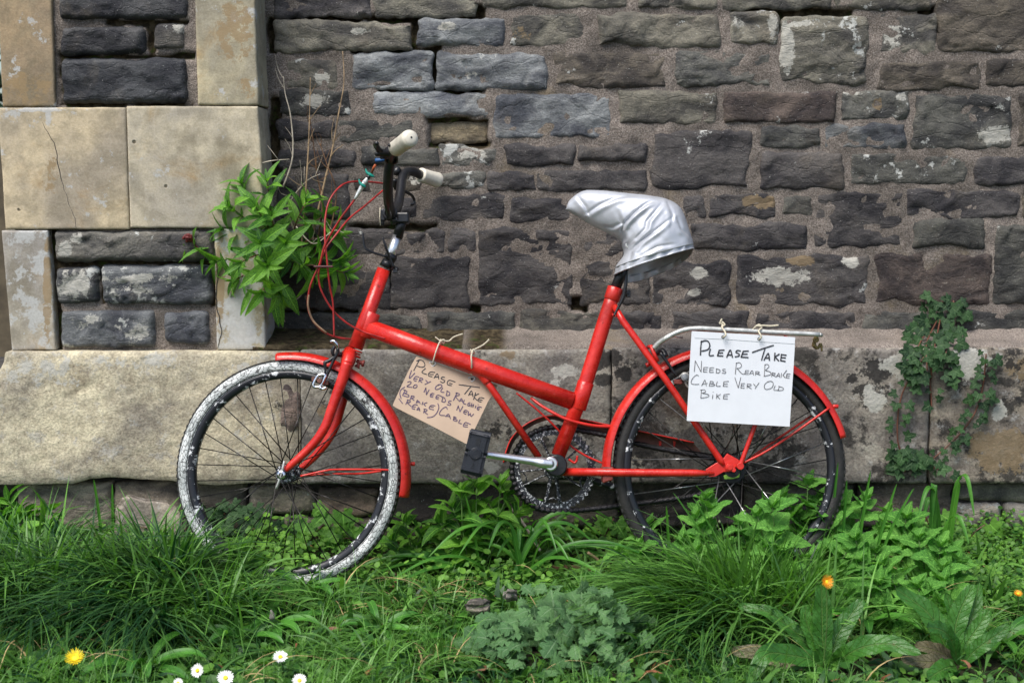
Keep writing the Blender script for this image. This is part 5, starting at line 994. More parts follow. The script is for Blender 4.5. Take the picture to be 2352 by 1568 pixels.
# ================================================================== plants
LM = {}
def blade_leaf(name, mat, W, n=10, cross=4, fold=.25, droop=.35, tipdroop=0, serr=0, wav=0, prof=None, lenwise=1.0, seed=0):
    # a leaf one unit long along +Y, normal +Z, half width W
    vs = []; uv = []
    prof = prof or (lambda t: math.sin(math.pi * min(1, t ** .75)) ** .85)
    for i in range(n + 1):
        t = i / n; w = W * prof(t)
        if serr and 0 < i < n: w *= 1 + (serr if i % 2 else -serr)
        for j in range(cross + 1):
            u = -1 + 2 * j / cross; y = t - (serr * .12 * abs(u) * (1 if i % 2 else 0) if serr else 0)
            x = u * w; z = abs(u) * w * fold - droop * t * t + tipdroop * t ** 4 + wav * W * math.sin(t * 17 + seed * 2 + (2 if u > 0 else 0)) * u * u * .5
            if serr: z += .03 * math.sin(t * 40) * (1 - abs(u)) * W * 2
            vs.append((x, y * (1 - .25 * droop * t), z)); uv.append((u, t))
    k = cross + 1; fs = [(i * k + j, i * k + j + 1, (i + 1) * k + j + 1, (i + 1) * k + j) for i in range(n) for j in range(cross)]
    return mesh_of(name, vs, fs, uv, mat)
def mesh_of(name, vs, fs, uv, mat):
    me = bpy.data.meshes.new(name); me.from_pydata([tuple(v) for v in vs], [], fs); ul = me.uv_layers.new(name='UVMap')
    li = np.zeros(len(me.loops), dtype=np.int32); me.loops.foreach_get('vertex_index', li); ul.data.foreach_set('uv', np.array(uv, dtype=np.float32)[li].ravel())
    me.polygons.foreach_set('use_smooth', np.ones(len(me.polygons), dtype=bool)); me.materials.append(MAT[mat]); return me
def lobed_leaf(name, mat, half, seed=0, bumpy=.05, droop=.2):   # half outline (x>=0) from base to tip, y along the leaf
    out = [(-x, y) for x, y in half[1:-1]][::-1]; full = half + out
    r = random.Random(seed); vs = []; uv = []; fs = []; nm = 7
    mids = [(0, half[-1][1] * i / (nm - 1)) for i in range(nm)]
    for x, y in mids: vs.append((0, y, -droop * y * y - .0)); uv.append((0, y))
    for s_ in (1, -1):
        ring_ = half[1:-1]; b0 = len(vs)
        for x, y in ring_:
            for f in (.55, 1.0):
                yy = y * f + (1 - f) * min(max(y, 0), half[-1][1] * .95) ; xx = x * f
                vs.append((s_ * xx, yy, .18 * abs(xx) - droop * yy * yy - droop * 1.3 * xx * xx + r.uniform(-bumpy, bumpy) * f)); uv.append((s_ * f, y))
        n = len(ring_)
        def mi(y): return int(round(min(max(y, 0), half[-1][1]) / half[-1][1] * (nm - 1)))
        for i in range(n - 1):
            a, b_ = b0 + 2 * i, b0 + 2 * (i + 1); q = (a, a + 1, b_ + 1, b_); fs.append(q if s_ > 0 else q[::-1])
            m0, m1 = mi(ring_[i][1]), mi(ring_[i + 1][1])
            fs.append((m0, a, b_) if s_ > 0 else (m0, b_, a))
            if m1 != m0: fs.append((m0, b_, m1) if s_ > 0 else (m0, m1, b_))
        fs.append((0, b0 + 1, b0) if s_ > 0 else (0, b0, b0 + 1)); e = b0 + 2 * (n - 1); fs.append((nm - 1, e, e + 1) if s_ > 0 else (nm - 1, e + 1, e))
    return mesh_of(name, vs, fs, uv, mat)
LM['val'] = [blade_leaf('valerian_leaf', 'valerian', w, 9, 4, .35, d, 0, 0, .12, seed=i, prof=lambda t: (math.sin(math.pi * t ** .8) ** .8) * (1 - .15 * t) + .10 * (1 - t)) for i, (w, d) in enumerate(((.125, .35), (.15, .6), (.11, .15), (.16, .45)))]
LM['seedling'] = [blade_leaf('seedling_leaf', 'valerian', w, 9, 4, .3, d, 0, 0, .1, seed=i + 5, prof=lambda t: (math.sin(math.pi * t ** .8) ** .75) + .12 * (1 - t)) for i, (w, d) in enumerate(((.19, .35), (.22, .6), (.17, .15)))]
LM['nettle'] = [blade_leaf('nettle_leaf', 'nettle', w, 22, 6, .3, d, 0, .10, .15, seed=i, prof=lambda t: min(1, (t * 7 + .05)) ** .7 * (1 - t) ** .62 * 1.15) for i, (w, d) in enumerate(((.34, .3), (.38, .5), (.30, .1)))]
ivyh = [(0, 0), (.16, -.10), (.38, -.16), (.44, -.02), (.36, .12), (.56, .34), (.40, .42), (.24, .44), (.22, .62), (.10, .86), (0, 1.0)]
LM['ivy'] = [lobed_leaf('ivy_leaf', 'ivy', [(x * (1 + .1 * i), y) for x, y in ivyh], i, .03, .12 + .08 * i) for i in range(3)]
LM['ivyl'] = [lobed_leaf('ivy_leaf', 'ivy_l', [(x * (1 + .1 * i), y) for x, y in ivyh], i, .03, .15) for i in range(2)]
musth = [(0, 0), (.07, .05), (.06, .14), (.17, .18), (.19, .27), (.08, .31), (.25, .36), (.34, .43), (.17, .50), (.36, .58), (.38, .70), (.19, .75), (.27, .88), (.12, .93), (0, 1.0)]
LM['must'] = [lobed_leaf('lobed_leaf', 'mustard', [(x * (1 + .12 * i), y) for x, y in musth], i, .075, .3 + .15 * i) for i in range(4)]
LM['round'] = [lobed_leaf('round_leaf', 'mustard', [(0, 0), (.3, -.12), (.5, .1), (.55, .35), (.5, .6), (.3, .85), (0, .92)], 3, .04, .1)]
LM['plant'] = [blade_leaf('plantain_leaf', 'plantain', w, 12, 4, .35, d, 0, 0, .05, seed=i, prof=lambda t: (math.sin(math.pi * (t * .93 + .05)) ** .8)) for i, (w, d) in enumerate(((.10, .3), (.12, .6), (.085, .15)))]
def place(me, parent, p, d, nrm, s, name=None, obj_name=None):
    y = Vector(d).normalized(); z = Vector(nrm); z = z - y * z.dot(y)
    z = z.normalized() if z.length > 1e-4 else y.orthogonal().normalized(); x = y.cross(z)
    o = bpy.data.objects.new(name or 'leaf', me); C.objects.link(o); o.parent = parent
    M4 = Matrix((x * s, y * s, z * s)).transposed().to_4x4(); M4.translation = Vector(p) - ORG[parent.name]; o.matrix_local = M4
    ORG[o.name] = ORG[parent.name]; return o
rv = lambda s=1.0: Vector(rng.normal(size=3)) * s
def stalk(parent, pts, r0, r1, mat, name='stem', seg=6, sm_=4):
    n = len(pts); m = MB(); m.tube(pts, [r0 + (r1 - r0) * i / (n - 1) for i in range(n)], seg, smooth=sm_); return m.build(name, MAT[mat], parent)
def leafy_stem(parent, base, tip, bow, kind, n, l0, l1, mat='stem', cluster=4, spread=.9, start=.3, name='stem'):
    base, tip = Vector(base), Vector(tip); mid = (base + tip) / 2 + Vector(bow); pts = [base, mid, tip]
    cur, _ = spline(pts, [1] * 3, 8); stalk(parent, pts, .0022, .0012, mat, name)
    for i in range(n):
        t = start + (1 - start) * (i / max(1, n - .6)); k = min(len(cur) - 2, int(t * (len(cur) - 1))); p = cur[k]; d = (cur[k + 1] - cur[k]).normalized()
        a = (i % 2) * math.pi / 2 + rng.uniform(-.3, .3); u = d.orthogonal().normalized(); w = d.cross(u); L = l0 + (l1 - l0) * i / max(1, n - 1)
        for s_ in (1, -1):
            o = (u * math.cos(a) + w * math.sin(a)) * s_; dd = o * spread + d * (.35 + .5 * t) + rv(.12); place(random.choice(LM[kind]), parent, p, dd, d - o * .25 + Vector((0, -.75, .3)), L * rng.uniform(.85, 1.15))
    d = (cur[-1] - cur[-2]).normalized(); u = d.orthogonal().normalized(); w = d.cross(u)
    for i in range(cluster):
        a = i * 2.4; o = u * math.cos(a) + w * math.sin(a); place(random.choice(LM[kind]), parent, cur[-1], o * .55 + d, d - o * .6, l1 * (.75 - .1 * i))
# ------------------------------------------------ the valerian in the wall corner
vp = thing('valerian_plant', at(655, 600, YW), 'bushy bright green plant growing from the corner of pier and wall left of the handlebar', 'plant')
vb = at(650, 610, YW - .01)
for (x, y, o_) in ((560, 430, .15), (615, 425, .16), (590, 480, .20), (535, 480, .16), (520, 530, .14), (455, 565, .12), (505, 600, .15), (560, 600, .22), (600, 560, .26), (700, 470, .10), (745, 495, .08), (765, 540, .07), (770, 600, .08), (785, 625, .09), (720, 630, .12), (605, 665, .20), (640, 665, .20), (655, 560, .22), (545, 640, .15), (625, 500, .2), (615, 610, .26)):
    far_ = math.hypot(x - 650, y - 600); n = 3 if far_ < 110 else 4
    leafy_stem(vp, vb + rv(.012), at(650 + (x - 650) * 1.04, 580 + (y - 580) * 1.04, YW - o_), (0, -.03, .02), 'val', n, .068, .082, 'stem_red' if rng.random() < .4 else 'stem', 5, .8, .42)
for i in range(7):
    a = rng.uniform(R(200), R(340)); p = vb + Vector((math.cos(a) * rng.uniform(.02, .09), -rng.uniform(.06, .2), math.sin(a) * .05 - .01)); place(random.choice(LM['val']), vp, p, (math.cos(a) * .6, -.2, -1), (0, -1, .3), rng.uniform(.06, .085))
bd_ = at(432, 545, YW - .15)
m = MB()
for i in range(9): m.cyl(bd_ + rv(.004) - Vector((0, 0, .004)), bd_ + rv(.004) + Vector((0, 0, .004)), .0035, 8, bev=.5)
m.tube([bd_, at(470, 585, YW - .14), at(500, 600, YW - .13)], .0015, 6); tag(m.build('flower_bud', MAT['bud_red'], vp), kind='stuff')
place(LM['val'][0], vp, at(480, 570, YW - .14), at(402, 578, YW - .18) - at(480, 570, YW - .14), (0, -.3, 1), .08)
# ------------------------------------------------ dried stalks
dsp = thing('dried_stalks', at(700, 600, YW), 'bare dried brown and bleached stalks rising against the wall behind the green plant', 'dead stems')
def dry(pts, r, mat, o_=.06, twigs=6, tl=.05):
    pp_ = [at(x, y, YW - o_ + .0004 * (600 - y) * .1) for x, y in pts]; m = MB(); m.tube(pp_, [r * (1 - .65 * i / (len(pp_) - 1)) for i in range(len(pp_))], 6, smooth=5)
    cur, _ = spline([Vector(p) for p in pp_], [1] * len(pp_), 5)
    m.build('stalk', MAT[mat], dsp)
    for i in range(twigs):
        k = random.randrange(2, len(cur) - 1); d = Vector((rng.uniform(-1, 1), -.2, rng.uniform(.2, 1))).normalized() * tl * rng.uniform(.5, 1.2); p = cur[k]
        m = MB(); m.tube([p, p + d * .5 + rv(.004), p + d + Vector((0, 0, .008))], [r * .4, r * .32, r * .15], 5, smooth=3); m.build('twig', MAT[mat], dsp)
dry([(705, 600), (745, 420), (762, 350), (778, 260), (790, 190), (787, 118)], .0030, 'twig', .05, 5)
dry([(690, 600), (700, 470), (706, 380), (710, 300), (713, 178)], .0028, 'twig', .07, 8)
dry([(650, 430), (672, 360), (668, 270), (655, 215), (651, 176)], .0024, 'twig_w', .08, 4)
dry([(720, 600), (740, 480), (728, 400), (720, 330), (712, 270)], .0026, 'twig_d', .05, 8)
dry([(725, 610), (760, 520), (772, 440), (752, 380), (735, 330)], .0026, 'twig_d', .09, 7)
dry([(690, 560), (662, 480), (700, 420), (735, 400)], .0020, 'twig_w', .06, 4)
dry([(533, 432), (545, 402), (580, 383), (620, 370), (665, 366)], .0022, 'twig_w', .14, 2, .03)
dry([(533, 432), (540, 400), (528, 330), (518, 262), (502, 200), (498, 145), (483, 112)], .0026, 'twig_d', .136, 5, .03)
dry([(720, 620), (690, 680), (648, 705), (655, 740)], .0016, 'twig_w', .05, 1, .03)
dry([(680, 520), (720, 560), (765, 530), (790, 535)], .0016, 'twig_w', .12, 3, .03)
# ------------------------------------------------ ivy
ivy = thing('ivy', at(2130, 1090, YPL), 'dark green ivy strands climbing the plinth and wall at the right', 'ivy')
def ivy_strand(pts, n, sz, parent=ivy, mat='stem_red', kind='ivy', spread=.012, Y=None):
    pp_ = [at(x, y, (Y if Y is not None else float(np.interp(y, [735, 800], [YW, YPL]))) - .010 - spread * rng.uniform(0, .4)) for x, y in pts]; m = MB(); m.tube(pp_, .0018, 6, smooth=6); m.build('vine', MAT[mat], parent)
    cur, _ = spline([Vector(p) for p in pp_], [1] * len(pp_), 12)
    for i in range(n):
        p = cur[int((i + rng.uniform(0, 1)) / n * (len(cur) - 1))]; s_ = 1 if i % 2 else -1
        off = Vector((s_ * rng.uniform(.3, 1) * spread * 1.4, -rng.uniform(.003, .018), rng.uniform(-.4, .6) * spread)); d = Vector((s_ * rng.uniform(.1, 1), -.25, rng.uniform(-1, .25)))
        place(random.choice(LM[kind]), parent, p + off, d, (rng.uniform(-.3, .3), -1, rng.uniform(.1, .6)), sz * rng.uniform(.6, 1.3))
ivy_strand([(2165, 690), (2160, 730), (2150, 780), (2140, 830), (2140, 870)], 34, .027, spread=.032)
ivy_strand([(2190, 690), (2190, 740), (2175, 800), (2165, 850)], 18, .027, spread=.022)
ivy_strand([(2172, 692), (2150, 740), (2128, 790), (2130, 850)], 34, .026, spread=.036)
ivy_strand([(2130, 760), (2112, 790), (2105, 820)], 12, .024, spread=.02)
ivy_strand([(2122, 820), (2095, 860), (2072, 905), (2062, 960), (2062, 1010), (2070, 1040)], 20, .026, spread=.015)
ivy_strand([(2068, 1035), (2080, 1060), (2078, 1085)], 7, .033, spread=.014)
ivy_strand([(2070, 1040), (2110, 1055), (2140, 1072), (2175, 1085)], 8, .030, spread=.014)
ivy_strand([(2265, 812), (2262, 850), (2255, 900), (2238, 950), (2210, 990), (2170, 1030), (2135, 1060)], 30, .023, spread=.015)
ivy_strand([(2135, 870), (2138, 900), (2140, 935)], 5, .022, spread=.01)
iv2 = thing('ivy', at(510, 1200, YF), 'dark ivy low on the footing inside the front wheel', 'ivy')
ivy_strand([(450, 1180), (490, 1170), (530, 1185), (570, 1175), (600, 1195)], 20, .036, iv2, spread=.035, Y=YF - .02)
ivy_strand([(470, 1230), (520, 1240), (580, 1215), (640, 1200)], 18, .034, iv2, spread=.035, Y=YF - .04)
iv3 = thing('ivy', at(740, 1210, YF), 'pale yellow-green young ivy behind the lower spokes of the front wheel', 'ivy')
ivy_strand([(690, 1290), (720, 1230), (760, 1190), (770, 1165)], 9, .045, iv3, kind='ivyl', spread=.03, Y=YF - .05)
ivy_strand([(700, 1300), (760, 1250), (800, 1235), (820, 1250)], 12, .040, iv3, kind='ivyl', spread=.035, Y=YF - .06)
iv4 = thing('ivy', at(1405, 1210, YF), 'small mid-green ivy shoot between chain and rear tyre at ground level', 'ivy')
ivy_strand([(1370, 1270), (1395, 1220), (1410, 1190)], 7, .036, iv4, kind='ivyl', spread=.02, Y=YF - .05)
iv5 = thing('ivy', at(2240, 1210, YF), 'single pale ivy shoot beneath the plinth near the right edge', 'ivy')
ivy_strand([(2215, 1290), (2232, 1230), (2262, 1205)], 4, .055, iv5, kind='ivyl', spread=.02, Y=YF - .06); ivy_strand([(2130, 1230), (2128, 1190), (2100, 1170)], 8, .03, iv5, kind='ivyl', spread=.03, Y=YF - .03)
# ------------------------------------------------ leafy seedlings along the wall foot
for lab, b_, tips, sz in (('bright broad-leaved plant growing at the wall foot between front mudguard and chainwheel', (1110, 1290), ((1060, 1130), (1095, 1120), (1150, 1115), (1165, 1140), (1130, 1165), (1050, 1190), (1090, 1175), (1180, 1190), (1010, 1200), (1040, 1165), (1200, 1165), (1110, 1210)), .072),
                          ('broad-leaved plant just right of the front tyre at ground level', (940, 1300), ((930, 1200), (965, 1225), (900, 1240), (990, 1235)), .062),
                          ('small three-leaved seedling under the chainwheel', (1250, 1330), ((1240, 1230), (1262, 1255), (1228, 1265)), .042),
                          ('light green seedling inside the front wheel by the left rim', (555, 1330), ((555, 1262), (535, 1280), (580, 1290)), .062),
                          ('light green lance-leaved plant at the far left under the plinth', (70, 1270), ((20, 1150), (60, 1180), (110, 1175), (30, 1210), (95, 1210), (10, 1240)), .075)):
    bp = G(*b_); bp.y = max(bp.y, .0) if b_[0] > 700 else bp.y; bp.y = min(bp.y, .10); t_ = thing('leafy_plant', (bp.x, bp.y, gh(bp.x, bp.y)), lab, 'plant'); bp = Vector(t_.location)
    for x, y in tips: leafy_stem(t_, bp + Vector((rng.normal() * .015, rng.normal() * .01, -.01)), at(x, y, bp.y + rng.uniform(-.04, .03)), (rng.uniform(-.01, .01), -.01, .01), 'seedling', 3, sz * .9, sz, 'stem', 4, .9, .4)
# ------------------------------------------------ strap leaves
def strap(parent, pts, w, mat='strap', name='leaf', fold=.25, prof=None, wav=0, nrm=(0, -.5, 1), cross=4):
    cur, _ = spline([Vector(p) for p in pts], [1] * len(pts), 6); n = len(cur) - 1; vs = []; uv = []; N0 = Vector(nrm).normalized()
    prof = prof or (lambda t: min(1, t * 6 + .5) * (1 - t ** 3) ** .8)
    for i, p in enumerate(cur):
        t = i / n; d = (cur[min(i + 1, n)] - cur[max(i - 1, 0)]).normalized(); z = N0 - d * N0.dot(d); z = z.normalized() if z.length > .05 else d.orthogonal(); x = d.cross(z); ww_ = w / 2 * prof(t)
        for j in range(cross + 1):
            u = -1 + 2 * j / cross; vs.append(p + x * u * ww_ + z * (abs(u) * ww_ * fold + wav * w * .18 * math.sin(t * 26 + (1.5 if u > 0 else 0)) * u * u)); uv.append((u, t))
    k = cross + 1; m = MB(); m.add(vs, [(i * k + j, i * k + j + 1, (i + 1) * k + j + 1, (i + 1) * k + j) for i in range(n) for j in range(cross)], uv)
    return m.build(name, MAT[mat], parent, recalc=False)
def fountain(lab, cat, bx, by, n, L, w, dirs, mat, name='strap_leaved_plant', dy=.03, leaf='leaf', rise=.7):
    b = G(bx, by); t_ = thing(name, b, lab, cat)
    for i in range(n):
        a = rng.uniform(*dirs); l = L * rng.uniform(.6, 1.1); h = Vector((math.cos(a), rng.uniform(-.8, .25), 0)); up = abs(math.sin(a)) * rise + .25; s0 = b + Vector((rng.normal() * .02, rng.normal() * dy, -.005))
        strap(t_, [s0, s0 + h * l * .3 + Vector((0, 0, l * .42 * up)), s0 + h * l * .65 + Vector((0, 0, l * .5 * up)), s0 + h * l + Vector((0, 0, l * (.30 * up)))], w * rng.uniform(.8, 1.2), mat, leaf, .35)
    return t_
fountain('dark strap-leaved clump spilling out below the chainring', 'plant', 1200, 1300, 22, .30, .013, (R(-10), R(190)), 'strap')
fountain('strap-leaved tuft arching between the pedal and the front tyre', 'plant', 1090, 1310, 14, .22, .014, (R(150), R(200)), 'strap')
fountain('tall strap leaves standing at the wall foot beyond the rear tyre', 'plant', 2150, 1290, 5, .20, .015, (R(60), R(130)), 'strap', rise=1.7)
for lab, bx, by, n, L, w in (('rosette of dark ribbed leaves in the lower left beside the long grass', 620, 1450, 9, .13, .020), ('ribbed leaf rosette directly below the front tyre', 700, 1370, 8, .11, .018), ('broad ribbed rosette in the lawn below the left notice', 870, 1460, 9, .10, .017),
                             ('ribbed rosette left of the grey-green weed', 1040, 1470, 9, .11, .017), ('upright ribbed leaves beside the grey-green weed under the chain', 1420, 1400, 10, .16, .022), ('dark ribbed rosette at bottom left near the dandelion', 330, 1545, 11, .12, .021), ('ribbed rosette near the daisies', 560, 1480, 9, .10, .017), ('ribbed rosette far right of the dandelions by the frame edge', 2300, 1480, 8, .13, .019), ('ribbed rosette among the nettles above the dandelion at right', 1985, 1440, 7, .13, .02)):
    b = G(bx, by); t_ = thing('plantain', b, lab, 'plantain')
    for i in range(n):
        a = 2 * math.pi * i / n + rng.uniform(-.3, .3); h = Vector((math.cos(a), math.sin(a), 0)); l = L * rng.uniform(.7, 1.1); e = rng.uniform(.25, .9)
        strap(t_, [b, b + h * l * .35 + Vector((0, 0, l * .4 * e)), b + h * l * .75 + Vector((0, 0, l * .5 * e)), b + h * l + Vector((0, 0, l * .35 * e))], w * rng.uniform(.8, 1.1), 'plantain', 'leaf', .3, lambda t: math.sin(math.pi * min(1, t * .92 + .06)) ** .75)
# ------------------------------------------------ docks
z4 = lambda x, y: (1662.9 + x * .29297, 1108.8 + y * .29297)
def dock(lab, bz, leaves):
    b = G(*z4(*bz)); t_ = thing('dock', b, lab, 'dock plant')
    for pts, w, ky, mt in leaves:
        pp_ = []
        for i, q in enumerate(pts):
            t = (i + 1) / len(pts); p = at(*z4(*q), b.y + ky * t); p.z = max(p.z, gh(p.x, p.y) + .012); pp_.append(p)
        strap(t_, [b + Vector((0, 0, -.005))] + pp_, 1.35 * w * .2930 * (pp_[-1] - CAM).dot(_f) / F, mt, 'leaf', .22, lambda t: .16 + .84 * math.sin(math.pi * min(1, max(0, t - .08) ** .9 * 1.06)) ** .7 if t < .97 else .05, .5, (0, -.75, .65), 6)
dock('large dock with long wavy leaves at the bottom right, below the orange dandelion', (800, 1450), [([(775, 1250), (768, 1000), (765, 775)], 120, .02, 'dock'), ([(660, 1280), (540, 1150), (340, 1010), (105, 965)], 90, .05, 'dock'), ([(930, 1370), (1090, 1285), (1310, 1262), (1545, 1345)], 125, -.10, 'dock'), ([(700, 1390), (520, 1350), (330, 1345), (205, 1550)], 130, -.12, 'dock'),
     ([(850, 1330), (900, 1180), (1000, 1030), (1090, 910)], 110, .05, 'dock'), ([(740, 1330), (690, 1200), (640, 1060), (645, 940)], 90, .02, 'dock'), ([(620, 1440), (400, 1370), (220, 1330), (55, 1315)], 115, -.02, 'dock_brown'), ([(870, 1400), (910, 1340), (950, 1290)], 70, -.05, 'dock'), ([(760, 1500), (700, 1520), (640, 1530)], 80, -.06, 'dock')])
dock('dark dock with upright glossy leaves at the right, next to the large dock', (1850, 1430), [([(1730, 1270), (1610, 1030), (1340, 820)], 140, .03, 'dock'), ([(1810, 1180), (1860, 980), (1960, 790)], 115, .03, 'dock'), ([(1900, 1270), (1990, 1130), (2085, 990)], 95, .02, 'dock'), ([(1960, 1320), (2080, 1230), (2250, 1110)], 95, -.02, 'dock'), ([(1740, 1350), (1620, 1300), (1490, 1270)], 95, -.02, 'dock_brown'),
     ([(1720, 1410), (1560, 1400), (1380, 1375)], 100, -.08, 'dock_brown'), ([(1780, 1230), (1700, 1150), (1585, 1130)], 110, -.06, 'dock'), ([(1780, 1440), (1700, 1470), (1590, 1540)], 120, -.12, 'dock'), ([(1850, 1200), (1800, 1050), (1740, 860)], 85, .04, 'dock'), ([(1900, 1180), (1960, 1000), (2000, 780)], 90, .05, 'dock')])
# ------------------------------------------------ grey-green mustard
mb_ = G(1275, 1515); must = thing('grey_green_weed', mb_, 'bushy grey-green weed with lobed leaves at the bottom centre', 'weed')
for i in range(270):
    a = rng.uniform(0, 2 * math.pi); r_ = math.sqrt(rng.uniform(0, 1)); c_ = Vector((mb_.x + .02 + math.cos(a) * r_ * .175, mb_.y + .02 + math.sin(a) * r_ * .12, 0)); c_.z = gh(c_.x, c_.y) + .015 + .10 * (1 - r_ ** 2) * rng.uniform(.2, 1.2)
    d = Vector((math.cos(a), math.sin(a) - .25, rng.uniform(-.05, .8))); place(random.choice(LM['must']), must, c_, d, (rng.normal() * .6, -.8, .8 + rng.normal() * .4), rng.uniform(.020, .044))
for x, y, l in ((1330, 1400, .11), (1290, 1410, .09), (1390, 1440, .10), (1240, 1430, .08), (1420, 1480, .09), (1215, 1440, .07)):
    p = at(x, y, mb_.y + .06); place(random.choice(LM['must']), must, p - Vector((0, 0, l * .7)), (rng.normal() * .2, -.1, 1), (0, -1, .2), l)
stalk(must, [mb_, mb_ + Vector((0, 0, .05))], .004, .003, 'stem')
# ------------------------------------------------ dead nettles
ndata = [('pale nettle shoot in front of the rear wheel hub', 1640, 1350, ((1622, 1145), (1600, 1190)), 1), ('small nettle in front of the left edge of the rear tyre', 1500, 1350, ((1488, 1212), (1470, 1255)), 1), ('nettle standing in front of the lower right of the rear wheel', 1850, 1330, ((1855, 1112), (1800, 1145), (1885, 1145), (1830, 1180)), 1),
         ('nettle right of the rear tyre under the plinth', 1960, 1330, ((1925, 1140), (1985, 1150), (1905, 1195)), 1), ('nettle behind the tall grass below the white card', 1760, 1390, ((1740, 1185), (1775, 1165), (1700, 1205), (1720, 1240)), 1), ('tallest nettle clump, midway between rear tyre and ivy', 2060, 1330, ((2040, 1180), (2080, 1190), (2030, 1230), (2100, 1220)), 1),
         ('nettle below the ivy with broad dark leaves', 2140, 1370, ((2110, 1240), (2160, 1255), (2185, 1265)), 1), ('nettle with a bright crown at the right edge of the clump', 2170, 1400, ((2165, 1310), (2200, 1300)), 1), ('front nettle of the clump, pointing at the dandelion', 2060, 1420, ((2062, 1325), (2030, 1300)), 1), ('low nettle directly behind the orange dandelion', 1955, 1420, ((1950, 1372), (1990, 1365)), 1),
         ('nettle with paired leaves left of the clump among grass blades', 1900, 1360, ((1870, 1285), (1945, 1265)), 1), ('nettle crown in the middle of the clump', 2010, 1370, ((1965, 1240), (2010, 1270)), 1), ('nettle low among the long grass beneath the rear tyre', 1590, 1380, ((1600, 1270), (1560, 1290), (1660, 1260)), 1), ('shaded nettle at the right foot of the clump', 2110, 1440, ((2110, 1350), (2140, 1365)), 1),
         ('small nettle at the left edge of the photo under the plinth', 40, 1220, ((15, 1135), (45, 1150)), 1)]
for lab, bx, by, tips, _k in ndata:
    b = G(bx, by); t_ = thing('nettle', b, lab, 'nettle', 'dead nettles in the verge')
    for x, y in tips:
        tp = at(x, y, b.y + rng.uniform(-.03, .04)); l = (tp - b).length
        leafy_stem(t_, b + Vector((rng.normal() * .01, rng.normal() * .01, -.01)), tp, (rng.uniform(-.01, .01), -.008, 0), 'nettle', max(4, int(l / .034)), .082, .058, 'stem', 4, 1.0, .25)
        for _ in range(1): leafy_stem(t_, b + Vector((rng.normal() * .015, rng.normal() * .01, -.01)), tp + Vector((rng.normal() * .03, -.03, -l * rng.uniform(.2, .4))), (rng.uniform(-.01, .01), -.012, 0), 'nettle', 3, .07, .056, 'stem', 4, 1.0, .35)
fl = at(1640, 1203, G(1640, 1300).y - .01); m = MB()
for i in range(9): q = fl + rv(.006); m.cyl(q - Vector((0, 0, .003)), q + Vector((0, 0, .003)), .0028, 8, bev=.5)
tag(m.build('nettle_flowers', simple('cream flower', (.55, .58, .36), .6), bpy.data.objects['nettle']), kind='stuff')
# ------------------------------------------------ grass and ground cover
def blades(name, base, h, w, lean, bend, v, mat='grass', parent=None, kind='stuff', K=6):
    N = len(h); t = np.linspace(0, 1, K)[None, :, None]; up = np.array([0, 0, 1.0]); ln = lean / (np.linalg.norm(lean, axis=1, keepdims=True) + 1e-9)
    b_ = bend[:, None, None]; hh = h[:, None, None]
    cen = base[:, None, :] + hh * (ln[:, None, :] * (t * .25 + b_ * t ** 1.8 * .8) + up * (t * (1 - .18 * b_) - b_ * .62 * t ** 2.6))
    side = np.cross(ln, up); roll = rng.uniform(-.7, .7, N)[:, None]; side = side * np.cos(roll) + np.cross(side, ln) * np.sin(roll) * .6 + rng.normal(size=(N, 3)) * .15
    side /= np.linalg.norm(side, axis=1, keepdims=True); wt = w[:, None, None] * (1 - t ** 2.2) * .5 + .0001
    A_ = cen - side[:, None, :] * wt; B_ = cen + side[:, None, :] * wt; V = np.stack([A_, B_], 2).reshape(-1, 3)
    i0 = (np.arange(N)[:, None] * K + np.arange(K - 1)[None, :]).reshape(-1) * 2
    Fq = np.stack([i0, i0 + 1, i0 + 3, i0 + 2], 1)
    me = bpy.data.meshes.new(name); me.vertices.add(len(V)); me.vertices.foreach_set('co', V.astype(np.float32).ravel()); me.loops.add(Fq.size); me.loops.foreach_set('vertex_index', Fq.astype(np.int32).ravel())
    me.polygons.add(len(Fq)); me.polygons.foreach_set('loop_start', np.arange(0, Fq.size, 4, dtype=np.int32)); me.update(calc_edges=True); me.polygons.foreach_set('use_smooth', np.ones(len(Fq), dtype=bool))
    a = me.attributes.new('v', 'FLOAT', 'POINT'); a.data.foreach_set('value', np.repeat(v, K * 2).astype(np.float32))
    me.materials.append(MAT[mat]); o = bpy.data.objects.new(name, me); C.objects.link(o); return tag(o, kind=kind)
def gz(x, y): return gh(x, y)
def patch(n, xr_, yr_, fn=None):
    x = rng.uniform(*xr_, n); y = rng.uniform(*yr_, n)
    if fn is not None: k = fn(x, y) > rng.uniform(0, 1, n); x, y = x[k], y[k]
    return np.stack([x, y, gz(x, y) - .004], 1)
def nz(x, y, s, o): return np.array([mn.noise(Vector((a * s, b * s, o))) for a, b in zip(x, y)])
BARE = [(mb_.x + .02, mb_.y + .0, .15, .10)] + [(G(*z4(a, b_)).x, G(*z4(a, b_)).y - .02, .10, .08) for a, b_ in ((800, 1450), (1850, 1430))]
def bare(x, y):
    r_ = 0
    for cx_, cy_, rx_, ry_ in BARE: r_ = np.maximum(r_, sm(1.15, .8, np.sqrt(((x - cx_) / rx_) ** 2 + ((y - cy_) / ry_) ** 2)))
    return r_
